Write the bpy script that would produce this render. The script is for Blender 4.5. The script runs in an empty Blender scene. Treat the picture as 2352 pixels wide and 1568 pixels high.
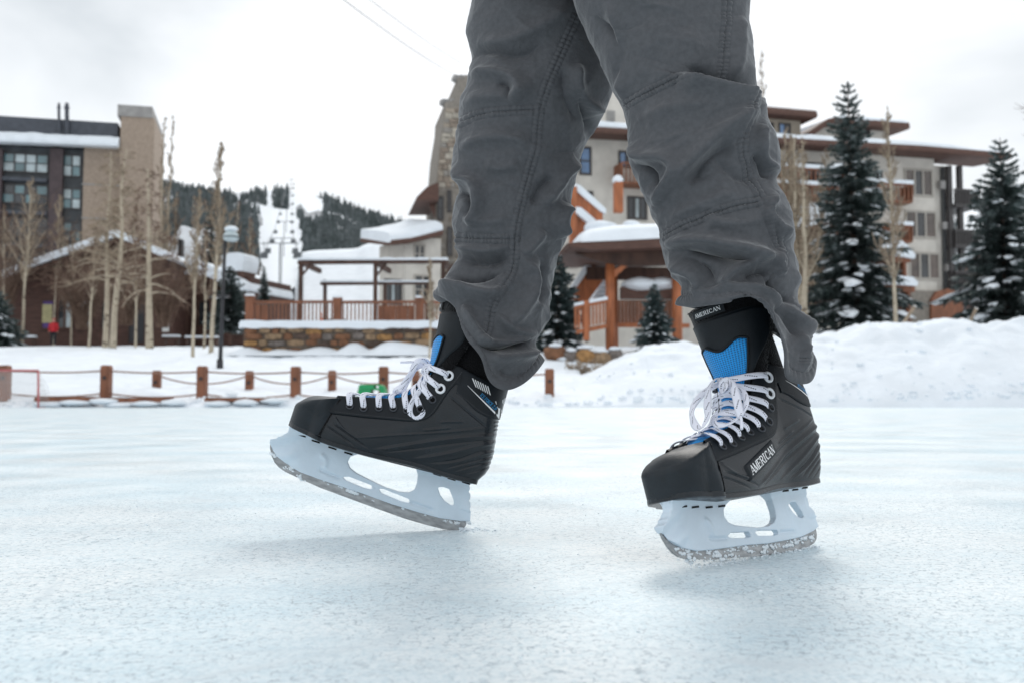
import bpy, bmesh, math, random
import numpy as np
from mathutils import Vector, Matrix, kdtree, noise
sc = bpy.context.scene
COL = sc.collection
PI = math.pi

# ------------------------------------------------------------------ camera
FPX = 2287.0                 # focal length, in the units of a 2352 x 1568 sheet
CAMH = 0.188
PITCH = math.atan((918 - 784) / FPX)
cd = bpy.data.cameras.new('camera'); cam = bpy.data.objects.new('camera', cd); COL.objects.link(cam)
cam.location = (0, 0, CAMH); cam.rotation_euler = (PI / 2 + PITCH, 0, 0)
cd.sensor_width = 36; cd.lens = 36 * FPX / 2352
cd.clip_start = 0.02; cd.clip_end = 6000
cd.dof.use_dof = True; cd.dof.focus_distance = 1.31; cd.dof.aperture_fstop = 7.8
sc.camera = cam

# ------------------------------------------------------------------ sky, sun, exposure
SUN_EL, SUN_AZ = math.radians(38), math.radians(8)      # behind the skater, veiled by thin cloud
w = bpy.data.worlds.new('World'); sc.world = w; w.use_nodes = True
nt = w.node_tree; N = nt.nodes; L = nt.links
for n in list(N): N.remove(n)
wo = N.new('ShaderNodeOutputWorld'); bgn = N.new('ShaderNodeBackground'); bgn.inputs[1].default_value = 0.1
sky = N.new('ShaderNodeTexSky'); sky.sky_type = 'NISHITA'; sky.sun_disc = False
sky.sun_elevation = SUN_EL; sky.sun_rotation = SUN_AZ
tc = N.new('ShaderNodeTexCoord'); mp = N.new('ShaderNodeMapping'); mp.inputs['Scale'].default_value = (1.0, 1.0, 2.6)
n1 = N.new('ShaderNodeTexNoise'); n1.inputs['Scale'].default_value = 2.1; n1.inputs['Detail'].default_value = 5; n1.inputs['Roughness'].default_value = .48; n1.inputs['Distortion'].default_value = .35
r1 = N.new('ShaderNodeValToRGB')
r1.color_ramp.elements[0].position = .33; r1.color_ramp.elements[0].color = (5.8, 6.15, 6.4, 1)
r1.color_ramp.elements[1].position = .66; r1.color_ramp.elements[1].color = (9.6, 9.75, 9.9, 1)
mx = N.new('ShaderNodeMix'); mx.data_type = 'RGBA'; mx.inputs[0].default_value = .93      # 93 % cloud cover over the clear sky
L.new(tc.outputs['Generated'], mp.inputs[0]); L.new(mp.outputs[0], n1.inputs['Vector']); L.new(n1.outputs['Fac'], r1.inputs[0])
L.new(sky.outputs[0], mx.inputs[6]); L.new(r1.outputs[0], mx.inputs[7]); L.new(mx.outputs[2], bgn.inputs[0]); L.new(bgn.outputs[0], wo.inputs[0])
sl = bpy.data.lights.new('sun', 'SUN'); so = bpy.data.objects.new('sun', sl); COL.objects.link(so)
sl.energy = 0.95; sl.angle = math.radians(15); sl.color = (1, .96, .90)
sdir = Vector((math.sin(SUN_AZ) * math.cos(SUN_EL), math.cos(SUN_AZ) * math.cos(SUN_EL), math.sin(SUN_EL)))
so.rotation_euler = sdir.to_track_quat('Z', 'Y').to_euler()
sc.view_settings.view_transform = 'Standard'; sc.view_settings.look = 'None'
sc.view_settings.exposure = 0.38; sc.view_settings.gamma = 1; sc.view_settings.use_curve_mapping = False
sc.render.engine = 'CYCLES'; sc.cycles.use_denoising = True; sc.cycles.max_bounces = 6; sc.cycles.diffuse_bounces = 4
sc.cycles.sample_clamp_indirect = 6

# ------------------------------------------------------------------ placing: sheet point + distance -> place in the world
cp_, sp_ = math.cos(PITCH), math.sin(PITCH)
def ray(x, y):
    dx, dy = (x - 1176) / FPX, (784 - y) / FPX
    return np.array((dx, cp_ - dy * sp_, sp_ + dy * cp_))
def P(x, y, d):
    r = ray(x, y); return np.array((0, 0, CAMH)) + r * (d / r[1])
def pix(v):
    v = np.asarray(v, float).reshape(-1, 3); X = v[:, 0]; Y = v[:, 1]; Z = v[:, 2] - CAMH
    f = Y * cp_ + Z * sp_; u = -Y * sp_ + Z * cp_
    return np.stack((1176 + FPX * X / f, 784 - FPX * u / f), 1)

# ------------------------------------------------------------------ mesh helpers
class MB:
    def __init__(s): s.v = []; s.f = []; s.m = []; s.uv = []; s.n = 0
    def add(s, vs, fs, m=0, uv=None):
        b = s.n; s.v.extend([tuple(map(float, p)) for p in vs]); s.n = len(s.v)
        s.f.extend([tuple(b + i for i in f) for f in fs]); s.m.extend([m] * len(fs))
        if uv is not None: s.uv.extend([(b + i, q) for i, q in enumerate(uv)])
        return s
    def box(s, x0, x1, y0, y1, z0, z1, m=0):
        return s.hexa([(x0, y0, z0), (x1, y0, z0), (x1, y1, z0), (x0, y1, z0), (x0, y0, z1), (x1, y0, z1), (x1, y1, z1), (x0, y1, z1)], m)
    def hexa(s, c, m=0):
        return s.add(c, [(3, 2, 1, 0), (4, 5, 6, 7), (0, 1, 5, 4), (1, 2, 6, 5), (2, 3, 7, 6), (3, 0, 4, 7)], m)
    def tube(s, pts, rad, k=8, m=0, caps=True):
        pts = [Vector(p) for p in pts]; n = len(pts)
        if not hasattr(rad, '__len__'): rad = [rad] * n
        vs = []; ref = None
        for i in range(n):
            t = (pts[min(i + 1, n - 1)] - pts[max(i - 1, 0)]).normalized()
            if ref is None: ref = t.orthogonal().normalized()
            ref = (ref - t * ref.dot(t))
            ref = ref.normalized() if ref.length > 1e-6 else t.orthogonal().normalized()
            b = t.cross(ref)
            for j in range(k):
                a = 2 * PI * j / k; vs.append(pts[i] + (ref * math.cos(a) + b * math.sin(a)) * rad[i])
        fs = [(i * k + j, i * k + (j + 1) % k, (i + 1) * k + (j + 1) % k, (i + 1) * k + j) for i in range(n - 1) for j in range(k)]
        if caps: fs += [tuple(range(k))[::-1], tuple((n - 1) * k + j for j in range(k))]
        return s.add(vs, fs, m)
    def prism(s, base, off, m=0):
        """closed outline 'base' swept by vector 'off'"""
        n = len(base); off = np.asarray(off, float)
        vs = [np.asarray(p, float) for p in base] + [np.asarray(p, float) + off for p in base]
        fs = [tuple(range(n))[::-1], tuple(range(n, 2 * n))] + [(i, (i + 1) % n, n + (i + 1) % n, n + i) for i in range(n)]
        return s.add(vs, fs, m)
    def grid(s, A, closed=False, m=0, uv=None, flip=False):
        A = np.asarray(A, float); r, c = A.shape[:2]; fs = []
        for i in range(r - 1):
            for j in range(c if closed else c - 1):
                q = (i * c + j, i * c + (j + 1) % c, (i + 1) * c + (j + 1) % c, (i + 1) * c + j)
                fs.append(q[::-1] if flip else q)
        return s.add(A.reshape(-1, 3), fs, m, None if uv is None else [tuple(q) for q in np.asarray(uv).reshape(-1, 2)])
    def blob(s, c, r, seed=0, amp=.25, m=0, sub=1):
        V, Fc = ICO[sub]; rng = np.random.RandomState(seed)
        ph = rng.rand(3) * 9; k = rng.rand(3) * 1.2 + 1.2
        d = 1 + amp * (np.sin(V @ np.diag(k * 2.1) + ph).sum(1) / 3 + .4 * (rng.rand(len(V)) - .5))
        return s.add(np.asarray(c) + V * d[:, None] * np.asarray(r), Fc, m)

def _ico(sub):
    bm = bmesh.new(); bmesh.ops.create_icosphere(bm, subdivisions=sub, radius=1)
    V = np.array([v.co[:] for v in bm.verts]); F_ = [tuple(v.index for v in f.verts) for f in bm.faces]; bm.free(); return V, F_
ICO = {1: _ico(1), 2: _ico(2), 3: _ico(3)}

ROOTLOC = {}
def settags(o, label=None, cat=None, group=None, kind=None):
    for k, v in (('label', label), ('category', cat), ('group', group), ('kind', kind)):
        if v: o[k] = v
    return o
def meshdata(name, mb, mat, smooth=False):
    me = bpy.data.meshes.new(name); me.from_pydata(mb.v, [], mb.f)
    for q in (mat if isinstance(mat, (list, tuple)) else [mat]): me.materials.append(q)
    if isinstance(mat, (list, tuple)): me.polygons.foreach_set('material_index', mb.m)
    if smooth: me.polygons.foreach_set('use_smooth', [True] * len(me.polygons))
    if mb.uv:
        tab = np.zeros((len(mb.v), 2))
        for i, q in mb.uv: tab[i] = q
        lv = np.zeros(len(me.loops), int); me.loops.foreach_get('vertex_index', lv)
        me.uv_layers.new(name='UVMap').data.foreach_set('uv', tab[lv].ravel())
    me.update(); return me
def fixn(me):
    bm = bmesh.new(); bm.from_mesh(me); bmesh.ops.recalc_face_normals(bm, faces=bm.faces); bm.to_mesh(me); bm.free()
def link(name, me, parent=None):
    o = bpy.data.objects.new(name, me); COL.objects.link(o)
    if parent is not None:
        o.parent = parent
        if parent.name in ROOTLOC: o.matrix_parent_inverse = Matrix.Translation(-Vector(ROOTLOC[parent.name]))
    return o
def mk(name, mb, mat, parent=None, smooth=False, fix=True):
    me = meshdata(name, mb, mat, smooth)
    if fix: fixn(me)
    return link(name, me, parent)
def root(name, label, cat, loc, group=None):
    o = bpy.data.objects.new(name, None); COL.objects.link(o); o.location = Vector([float(q) for q in loc]); o.empty_display_size = .2
    ROOTLOC[o.name] = tuple(o.location)
    return settags(o, label, cat, group)
def copy_tree(o, parent=None):
    c = o.copy(); COL.objects.link(c)
    if parent is not None: c.parent = parent
    for ch in list(o.children): copy_tree(ch, c)
    return c
def spline(t, ys, q):
    """natural cubic through (t, ys) evaluated at q"""
    t = np.asarray(t, float); ys = np.asarray(ys, float); q = np.asarray(q, float); n = len(t); h = np.diff(t)
    A = np.zeros((n, n)); b = np.zeros(n); A[0, 0] = A[-1, -1] = 1
    for i in range(1, n - 1):
        A[i, i - 1] = h[i - 1]; A[i, i] = 2 * (h[i - 1] + h[i]); A[i, i + 1] = h[i]
        b[i] = 6 * ((ys[i + 1] - ys[i]) / h[i] - (ys[i] - ys[i - 1]) / h[i - 1])
    M = np.linalg.solve(A, b); k = np.clip(np.searchsorted(t, q) - 1, 0, n - 2); d = q - t[k]; e = t[k + 1] - q; hk = h[k]
    return M[k] * e**3 / (6 * hk) + M[k + 1] * d**3 / (6 * hk) + (ys[k] / hk - M[k] * hk / 6) * e + (ys[k + 1] / hk - M[k + 1] * hk / 6) * d
def curve(pts, n):
    pts = np.asarray(pts, float); s = np.r_[0, np.cumsum(np.linalg.norm(np.diff(pts, axis=0), axis=1) + 1e-9)]; q = np.linspace(0, s[-1], n)
    return np.stack([spline(s, pts[:, i], q) for i in range(pts.shape[1])], 1)
def poly(pts, n):
    pts = np.asarray(pts, float); s = np.r_[0, np.cumsum(np.linalg.norm(np.diff(pts, axis=0), axis=1))]; q = np.linspace(0, s[-1], n)
    return np.stack([np.interp(q, s, pts[:, i]) for i in range(pts.shape[1])], 1)
def sstep(x): x = np.clip(x, 0, 1); return x * x * (3 - 2 * x)
def inpoly(x, y, pg):
    c = False; j = len(pg) - 1
    for i in range(len(pg)):
        if (pg[i][1] > y) != (pg[j][1] > y) and x < (pg[j][0] - pg[i][0]) * (y - pg[i][1]) / (pg[j][1] - pg[i][1]) + pg[i][0]: c = not c
        j = i
    return c

# ------------------------------------------------------------------ materials
def mat(name, col, rough=.6, var=.0, scale=8, bump=0, bscale=40, metal=0, spec=.5, sheen=0, col2=None, stretch=(1, 1, 1), detail=4, emit=0, alpha=None, sss=0, coat=0, lo=.35, hi=.65):
    m = bpy.data.materials.new(name); m.use_nodes = True; t = m.node_tree; b = t.nodes['Principled BSDF']
    b.inputs['Roughness'].default_value = rough; b.inputs['Metallic'].default_value = metal; b.inputs['Specular IOR Level'].default_value = spec
    b.inputs['Base Color'].default_value = (*col, 1)
    if sheen: b.inputs['Sheen Weight'].default_value = sheen; b.inputs['Sheen Roughness'].default_value = .4
    if coat: b.inputs['Coat Weight'].default_value = coat; b.inputs['Coat Roughness'].default_value = .15
    if sss:
        b.inputs['Subsurface Weight'].default_value = sss; b.inputs['Subsurface Radius'].default_value = (.5, .8, 1); b.inputs['Subsurface Scale'].default_value = .02
    if emit: b.inputs['Emission Color'].default_value = (*col, 1); b.inputs['Emission Strength'].default_value = emit
    tcn = t.nodes.new('ShaderNodeTexCoord'); mpn = t.nodes.new('ShaderNodeMapping'); mpn.inputs['Scale'].default_value = stretch
    t.links.new(tcn.outputs['Object'], mpn.inputs[0])
    if var or col2:
        nz = t.nodes.new('ShaderNodeTexNoise'); nz.inputs['Scale'].default_value = scale; nz.inputs['Detail'].default_value = detail
        rp = t.nodes.new('ShaderNodeValToRGB'); rp.color_ramp.elements[0].position = lo; rp.color_ramp.elements[1].position = hi
        c2 = col2 or tuple(q * (1 - var) for q in col); c1 = col if col2 else tuple(min(1, q * (1 + var * .6)) for q in col)
        rp.color_ramp.elements[0].color = (*c2, 1); rp.color_ramp.elements[1].color = (*c1, 1)
        t.links.new(mpn.outputs[0], nz.inputs['Vector']); t.links.new(nz.outputs['Fac'], rp.inputs[0]); t.links.new(rp.outputs[0], b.inputs['Base Color'])
    if bump:
        nb = t.nodes.new('ShaderNodeTexNoise'); nb.inputs['Scale'].default_value = bscale; nb.inputs['Detail'].default_value = 4
        bp = t.nodes.new('ShaderNodeBump'); bp.inputs['Strength'].default_value = 1; bp.inputs['Distance'].default_value = bump
        t.links.new(mpn.outputs[0], nb.inputs['Vector']); t.links.new(nb.outputs['Fac'], bp.inputs['Height']); t.links.new(bp.outputs[0], b.inputs['Normal'])
    return m
M = {}
M['snow'] = mat('snow', (.80, .85, .90), .75, bump=.03, bscale=6, var=.05, scale=1.2, spec=.25)
M['snow_soft'] = mat('snow_soft', (.82, .86, .90), .75, bump=.02, bscale=9, spec=.25)
M['cream'] = mat('cream_stucco', (.62, .585, .53), .9, var=.10, scale=1.2, bump=.01, bscale=12)
M['tan'] = mat('tan_wall', (.36, .31, .25), .9, var=.12, scale=1.0)
M['brownfascia'] = mat('brown_fascia', (.105, .052, .038), .7, var=.25, scale=2.5, stretch=(1, 1, 6))
M['redwood'] = mat('stained_timber', (.225, .085, .042), .6, var=.30, scale=5, stretch=(1, 1, .25), bump=.006, bscale=20)
M['orangewood'] = mat('orange_timber', (.40, .13, .05), .55, var=.28, scale=5, stretch=(1.5, 1.5, .3), bump=.005, bscale=20)
M['darkwood'] = mat('dark_wood', (.075, .038, .027), .75, var=.35, scale=3, stretch=(1, 1, .4))
M['logwall'] = mat('cabin_planks', (.088, .043, .032), .75, var=.35, scale=3, stretch=(.4, 1, 3))
M['slate'] = mat('slate_metal', (.06, .068, .085), .5, var=.2, scale=2)
M['brick'] = mat('brown_brick', (.36, .285, .225), .9, var=.16, scale=5, bump=.01, bscale=30)
M['concrete'] = mat('concrete', (.33, .32, .31), .9, var=.15, scale=2)
M['purple'] = mat('brown_column', (.072, .052, .055), .7, var=.2, scale=2)
M['facadedark'] = mat('dark_facade', (.045, .050, .055), .6, var=.3, scale=1.5)
M['glassteal'] = mat('teal_glass', (.10, .19, .21), .08, spec=1, var=.3, scale=.6)
M['glasspale'] = mat('pale_glass', (.42, .50, .52), .1, spec=1, var=.3, scale=.8)
M['glassblue_refl'] = mat('blue_reflection_glass', (.10, .22, .42), .06, spec=1, var=.5, scale=.5)  # window glass with a blue reflection painted into its base colour
M['glassdark'] = mat('dark_glass', (.03, .034, .038), .07, spec=.8, var=.5, scale=.7)
M['winframe'] = mat('window_frame', (.40, .37, .33), .6, var=.1)
M['winframedark'] = mat('dark_window_frame', (.05, .045, .045), .5, var=.2)
M['metal'] = mat('grey_metal', (.16, .17, .18), .4, metal=.8, var=.2)
M['black'] = mat('black_iron', (.022, .022, .026), .45, var=.2)
M['rope'] = mat('rope', (.30, .17, .13), .9, var=.2, scale=40)
M['bark'] = None
M['twig'] = mat('tan_twig', (.30, .235, .17), .85, var=.3, scale=4)
M['twigbrown'] = mat('brown_twig', (.165, .105, .075), .85, var=.3, scale=4)
M['needle'] = mat('spruce_needle', (.26, .30, .30), .75, col2=(.042, .066, .060), scale=2.4, lo=.44, hi=.72)
M['needleblue'] = mat('blue_spruce_needle', (.20, .25, .25), .75, col2=(.045, .075, .075), scale=3, lo=.46, hi=.74)
M['trunk'] = mat('spruce_trunk', (.09, .06, .045), .9, var=.3, scale=8)
M['forest'] = mat('hazed_forest_needle', (.13, .15, .155), .85, col2=(.042, .058, .058), scale=.05)  # snow-dusted needles, paled further in the colour to paint distance haze
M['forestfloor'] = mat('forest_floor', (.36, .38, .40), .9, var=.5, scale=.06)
M['red'] = mat('red_cloth', (.55, .02, .03), .7, var=.15, scale=10)
M['skin'] = mat('skin', (.55, .33, .25), .5, var=.08, scale=20)
M['hair'] = mat('dark_hair', (.03, .022, .018), .6, var=.3, scale=60)
M['darkcloth'] = mat('dark_cloth', (.02, .022, .028), .85, var=.2, scale=20)
M['goalred'] = mat('red_paint', (.48, .13, .13), .5, var=.2)
M['net'] = mat('net_cord', (.62, .62, .62), .9, var=.1)
M['green'] = mat('green_plastic', (.01, .30, .10), .4, var=.1, scale=4)
M['posterw'] = mat('poster_paper', (.7, .7, .68), .6, var=.1)
M['postery'] = mat('poster_yellow', (.42, .38, .20), .6, var=.2)
M['posterp'] = mat('poster_purple', (.10, .05, .22), .6, var=.2)
M['bulb'] = mat('lit_bulb', (1, .93, .78), .4, emit=9)
M['stones'] = [mat('stone_' + n, c, .9, var=.35, scale=6, bump=.012, bscale=14) for n, c in (
    ('rust', (.20, .095, .05)), ('tan', (.28, .19, .115)), ('grey', (.17, .145, .13)), ('dark', (.085, .058, .045)), ('ochre', (.33, .18, .07)))]
M['towerstones'] = [mat('ashlar_' + n, c, .9, var=.25, scale=3, bump=.012, bscale=14) for n, c in (
    ('tan', (.34, .29, .235)), ('grey', (.27, .25, .225)), ('brown', (.25, .205, .165)), ('pale', (.42, .38, .32)))]
M['mortar'] = mat('mortar', (.13, .105, .085), .95, var=.3, scale=5)
M['towermortar'] = mat('tower_mortar', (.25, .225, .195), .95, var=.2, scale=5)

def bark_mat():
    m = mat('aspen_bark', (.46, .395, .30), .8, var=.14, scale=3); t = m.node_tree; b = t.nodes['Principled BSDF']
    base = b.inputs['Base Color'].links[0].from_socket
    tcn = t.nodes.new('ShaderNodeTexCoord'); mpn = t.nodes.new('ShaderNodeMapping'); mpn.inputs['Scale'].default_value = (2.2, 2.2, 5)
    nz = t.nodes.new('ShaderNodeTexNoise'); nz.inputs['Scale'].default_value = 1.3; nz.inputs['Detail'].default_value = 3
    rp = t.nodes.new('ShaderNodeValToRGB'); rp.color_ramp.elements[0].position = .60; rp.color_ramp.elements[1].position = .68
    rp.color_ramp.elements[0].color = (0, 0, 0, 1); rp.color_ramp.elements[1].color = (1, 1, 1, 1)
    mxn = t.nodes.new('ShaderNodeMix'); mxn.data_type = 'RGBA'; mxn.inputs[7].default_value = (.10, .075, .055, 1)
    t.links.new(tcn.outputs['Object'], mpn.inputs[0]); t.links.new(mpn.outputs[0], nz.inputs['Vector']); t.links.new(nz.outputs['Fac'], rp.inputs[0])
    t.links.new(rp.outputs[0], mxn.inputs[0]); t.links.new(base, mxn.inputs[6]); t.links.new(mxn.outputs[2], b.inputs['Base Color'])
    return m
M['bark'] = bark_mat()
# ------------------------------------------------------------------ ice
def ice_mat():
    m = bpy.data.materials.new('rink_ice'); m.use_nodes = True; t = m.node_tree; b = t.nodes['Principled BSDF']; Lk = t.links
    tcn = t.nodes.new('ShaderNodeTexCoord')
    def mapped(st=(1, 1, 1), rot=0, loc=0):
        mpn = t.nodes.new('ShaderNodeMapping'); mpn.inputs['Scale'].default_value = st; rtn = t.nodes.new('ShaderNodeMapping'); rtn.inputs['Rotation'].default_value = (0, 0, rot); rtn.inputs['Location'].default_value = (loc, loc * .7, 0); Lk.new(tcn.outputs['Object'], rtn.inputs[0]); Lk.new(rtn.outputs[0], mpn.inputs[0]); return mpn.outputs[0]
    def nz(scale, detail=3, rough=.5, st=(1, 1, 1), rot=0, dist=0, loc=0):
        n = t.nodes.new('ShaderNodeTexNoise'); n.inputs['Scale'].default_value = scale; n.inputs['Detail'].default_value = detail; n.inputs['Roughness'].default_value = rough; n.inputs['Distortion'].default_value = dist
        Lk.new(mapped(st, rot, loc), n.inputs['Vector']); return n.outputs['Fac']
    def ramp(s, a, c0, bb, c1):
        r = t.nodes.new('ShaderNodeValToRGB'); r.color_ramp.elements[0].position = a; r.color_ramp.elements[1].position = bb
        r.color_ramp.elements[0].color = (*c0, 1); r.color_ramp.elements[1].color = (*c1, 1); Lk.new(s, r.inputs[0]); return r.outputs[0]
    def mix(f, a, bb, typ='MIX'):
        x = t.nodes.new('ShaderNodeMix'); x.data_type = 'RGBA'; x.blend_type = typ
        if isinstance(f, float): x.inputs[0].default_value = f
        else: Lk.new(f, x.inputs[0])
        for s, q in ((6, a), (7, bb)):
            if isinstance(q, tuple): x.inputs[s].default_value = (*q, 1)
            else: Lk.new(q, x.inputs[s])
        return x.outputs[2]
    W, B = (1, 1, 1), (0, 0, 0)
    c = ramp(nz(2.3, 5, .55), .33, (.66, .785, .845), .60, (.87, .912, .925))          # clearer and snowier patches
    c = mix(1.0, c, ramp(nz(230, 4, .75), .38, (.77, .84, .87), .53, W), 'MULTIPLY')   # shaved-ice grain
    c = mix(1.0, c, ramp(nz(62, 4, .65), .34, (.88, .92, .94), .56, W), 'MULTIPLY')
    # tiny dark nicks: broken cell borders
    for vs_, loc, w_, dens in ((115, 0, .09, .46), (64, 3.1, .050, .52)):
        v = t.nodes.new('ShaderNodeTexVoronoi'); v.feature = 'DISTANCE_TO_EDGE'; v.inputs['Scale'].default_value = vs_
        wv = t.nodes.new('ShaderNodeTexNoise'); wv.inputs['Scale'].default_value = 40; Lk.new(mapped((1, .75, 1), .3, loc), wv.inputs['Vector'])
        ad = t.nodes.new('ShaderNodeMix'); ad.data_type = 'RGBA'; ad.blend_type = 'ADD'; ad.inputs[0].default_value = .02; Lk.new(mapped((1, .75, 1), .3, loc), ad.inputs[6]); Lk.new(wv.outputs['Color'], ad.inputs[7]); Lk.new(ad.outputs[2], v.inputs['Vector'])
        ln = ramp(v.outputs['Distance'], w_ * .35, W, w_, B); ln = mix(1.0, ln, ramp(nz(95, 3, .6, loc=loc + 1), .49, B, .56, W), 'MULTIPLY'); ln = mix(1.0, ln, ramp(nz(4.2, 4, .6, loc=loc), dens - .12, B, dens + .06, W), 'MULTIPLY')
        c = mix(ln, c, (.40, .48, .53))
    for rot, sc_, wd_, loc, st, cc in ((.35, .9, .0030, 0, (.5, 1.6, 1), (.60, .68, .72)), (-.6, 1.3, .0034, 4, (.5, 1.7, 1), (.62, .70, .74)), (2.3, .8, .0026, 6, (.4, 1.6, 1), (.58, .66, .71)), (.9, 1.7, .0042, 8, (.5, 1.3, 1), (.66, .73, .77)), (2.9, 1.5, .0036, 10, (.5, 1.4, 1), (.60, .69, .74))):   # long curved skate cuts
        n = nz(sc_, 1.5, .45, st, rot, .15, loc); ab = t.nodes.new('ShaderNodeMath'); ab.operation = 'SUBTRACT'; Lk.new(n, ab.inputs[0]); ab.inputs[1].default_value = .5; a2 = t.nodes.new('ShaderNodeMath'); a2.operation = 'ABSOLUTE'; Lk.new(ab.outputs[0], a2.inputs[0])
        s = ramp(a2.outputs[0], 0, W, wd_ * 1.5, B); brk = ramp(nz(3.2, 3, .6, loc=loc + .7), .49, B, .62, W); s = mix(1.0, s, brk, 'MULTIPLY'); s = mix(1.0, s, (.75, .75, .75), 'MULTIPLY'); c = mix(s, c, cc)
    Lk.new(c, b.inputs['Base Color'])
    rr = t.nodes.new('ShaderNodeMapRange'); rr.inputs[1].default_value = .35; rr.inputs[2].default_value = .65; rr.inputs[3].default_value = .30; rr.inputs[4].default_value = .5
    Lk.new(nz(3.1, 4), rr.inputs[0]); Lk.new(rr.outputs[0], b.inputs['Roughness'])
    b.inputs['IOR'].default_value = 1.31; b.inputs['Specular IOR Level'].default_value = .5
    bp = t.nodes.new('ShaderNodeBump'); bp.inputs['Strength'].default_value = .6; bp.inputs['Distance'].default_value = .0018
    h = mix(.5, nz(180, 5, .7), nz(38, 4, .6)); Lk.new(h, bp.inputs['Height']); Lk.new(bp.outputs[0], b.inputs['Normal'])
    return m
M['ice'] = ice_mat()
mb = MB(); mb.add([(-70, -40, 0), (70, -40, 0), (70, 27, 0), (-70, 27, 0)], [(0, 1, 2, 3)])
settags(mk('ice', mb, M['ice'], fix=False), kind='structure')
mb = MB(); mb.add([(-2500, -2500, -.4), (2500, -2500, -.4), (2500, 2500, -.4), (-2500, 2500, -.4)], [(0, 1, 2, 3)])
settags(mk('snow_field', mb, M['snow_soft'], fix=False), kind='structure')

# ------------------------------------------------------------------ snowy ground behind the rink, bank at the right
def nse(x, y, s=1.0, o=0.0): return noise.noise((x * s + o, y * s - o, o))
BANK = np.array([(1040, 932), (1150, 905), (1270, 882), (1340, 866), (1420, 822), (1480, 800), (1560, 793), (1700, 786), (1870, 770), (1930, 762), (1985, 742), (2030, 738), (2100, 748), (2150, 732), (2215, 730), (2255, 749), (2300, 741), (2352, 740), (2500, 735), (2900, 750), (3600, 800)], float)
BX = (BANK[:, 0] - 1176) * 29 / FPX; BZ = (918 - BANK[:, 1]) * 29 / FPX + CAMH
def ground(x, y):
    base = np.interp(y, [24.7, 25.0, 25.6, 27, 30, 34, 40, 50, 70, 95, 130], [-.12, .02, .16, .40, .80, 1.27, 2.05, 2.75, 3.75, 4.2, 5.0])
    base += (.12 * nse(x, y, .5) + .10 * abs(nse(x, y, 1.3, 4)) + .05 * nse(x, y, 3.5, 8)) * min(1, max(0, (y - 24.6) * .9))
    if x < 18 and x > -40 and y > 56: base += .35 * math.exp(-((y - 60) / 4) ** 2) * .4
    cz = np.interp(x, BX, BZ, left=0)
    if cz > .05:
        k = 1 if y > 29 else 0
        q = (y - 24.75) / 4.25
        up = (max(q, 0) ** .8) if not k else max(0, 1 - ((y - 29) / 6.5) ** 1.4)
        bz = cz * up + (.16 * nse(x, y, .8, 2) + .17 * abs(nse(x, y, 1.7, 5)) + .07 * abs(nse(x, y, 3.6, 7)) + .02 * nse(x, y, 7, 9)) * min(1, max(0, q * 2.5)) * up
        low = np.interp(y, [24.7, 29, 40], [-.12, .5, 2.05])
        base = max(bz if q > 0 else -.12, base if x < 2.2 or y > 33 else low * .8)
    return float(base)
def terrain():
    xs = np.r_[np.linspace(-75, -22, 50), np.linspace(-21.7, 24, 330), np.linspace(24.5, 80, 50)]
    ys = np.r_[np.linspace(24.7, 33, 84), np.linspace(33.4, 50, 45), np.linspace(51, 130, 45)]
    A = np.array([[(x, y, ground(x, y)) for x in xs] for y in ys])
    mb = MB(); mb.grid(A); return mb
settags(mk('snow_ground', terrain(), M['snow'], smooth=True, fix=False), kind='structure')

def chunks():
    rng = np.random.RandomState(6); mb = MB()
    for i in range(700):
        u = rng.rand()
        if u < .55: x = rng.uniform(.6, 17); y = 24.95 + abs(rng.randn()) * .35
        elif u < .64: x = rng.uniform(1.5, 17); y = rng.uniform(25.5, 29.5)
        else: x = rng.uniform(-14, 1); y = 25.0 + abs(rng.randn()) * .4
        r = .02 + .08 * rng.rand() ** 3; mb.blob((x, y, ground(x, y) + r * .2), (r * 1.3, r, r * .8), i, .45)
    return mb
settags(mk('snow_chunk', chunks(), M['snow'], fix=False), 'loose snow chunks scattered along the foot and face of the ploughed bank', 'snow', kind='stuff')

# ------------------------------------------------------------------ ski mountain
RIDGE = np.array([(-1500, 380), (-400, 400), (0, 418), (355, 416), (400, 422), (480, 432), (520, 441), (560, 437), (625, 432), (690, 437), (760, 452), (830, 482), (900, 503), (960, 520), (1010, 536), (1200, 545), (1700, 520), (2150, 480), (2250, 436), (2352, 424), (2700, 400), (3600, 380)], float)
def z5(pts): return [(516.8 + x / 2.4825, 344.5 + y / 2.4825) for x, y in pts]
RUNS = [z5(q) for q in (
    [(235, 225), (265, 225), (272, 330), (360, 345), (395, 360), (425, 400), (420, 450), (450, 460), (440, 560), (420, 700), (400, 900), (230, 900), (185, 740), (200, 600), (185, 450), (215, 430), (210, 380), (180, 350), (125, 340), (150, 305), (235, 320)],
    [(360, 215), (420, 215), (425, 245), (500, 255), (560, 290), (575, 360), (530, 350), (470, 365), (430, 310), (405, 330), (405, 365), (362, 350)],
    [(580, 355), (640, 365), (720, 405), (758, 425), (745, 452), (700, 420), (640, 408), (580, 385)],
    [(35, 262), (130, 243), (142, 265), (70, 292)])] + [[(2210, 430), (2262, 420), (2275, 520), (2200, 560)], [(372, 455), (390, 450), (396, 466), (376, 470)]]
def hill(px, q):
    d = 130 * 7.2 ** q
    y = 800 + (np.interp(px, RIDGE[:, 0], RIDGE[:, 1]) + 5 - 800) * q ** .72
    return P(px, y, d), y
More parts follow.
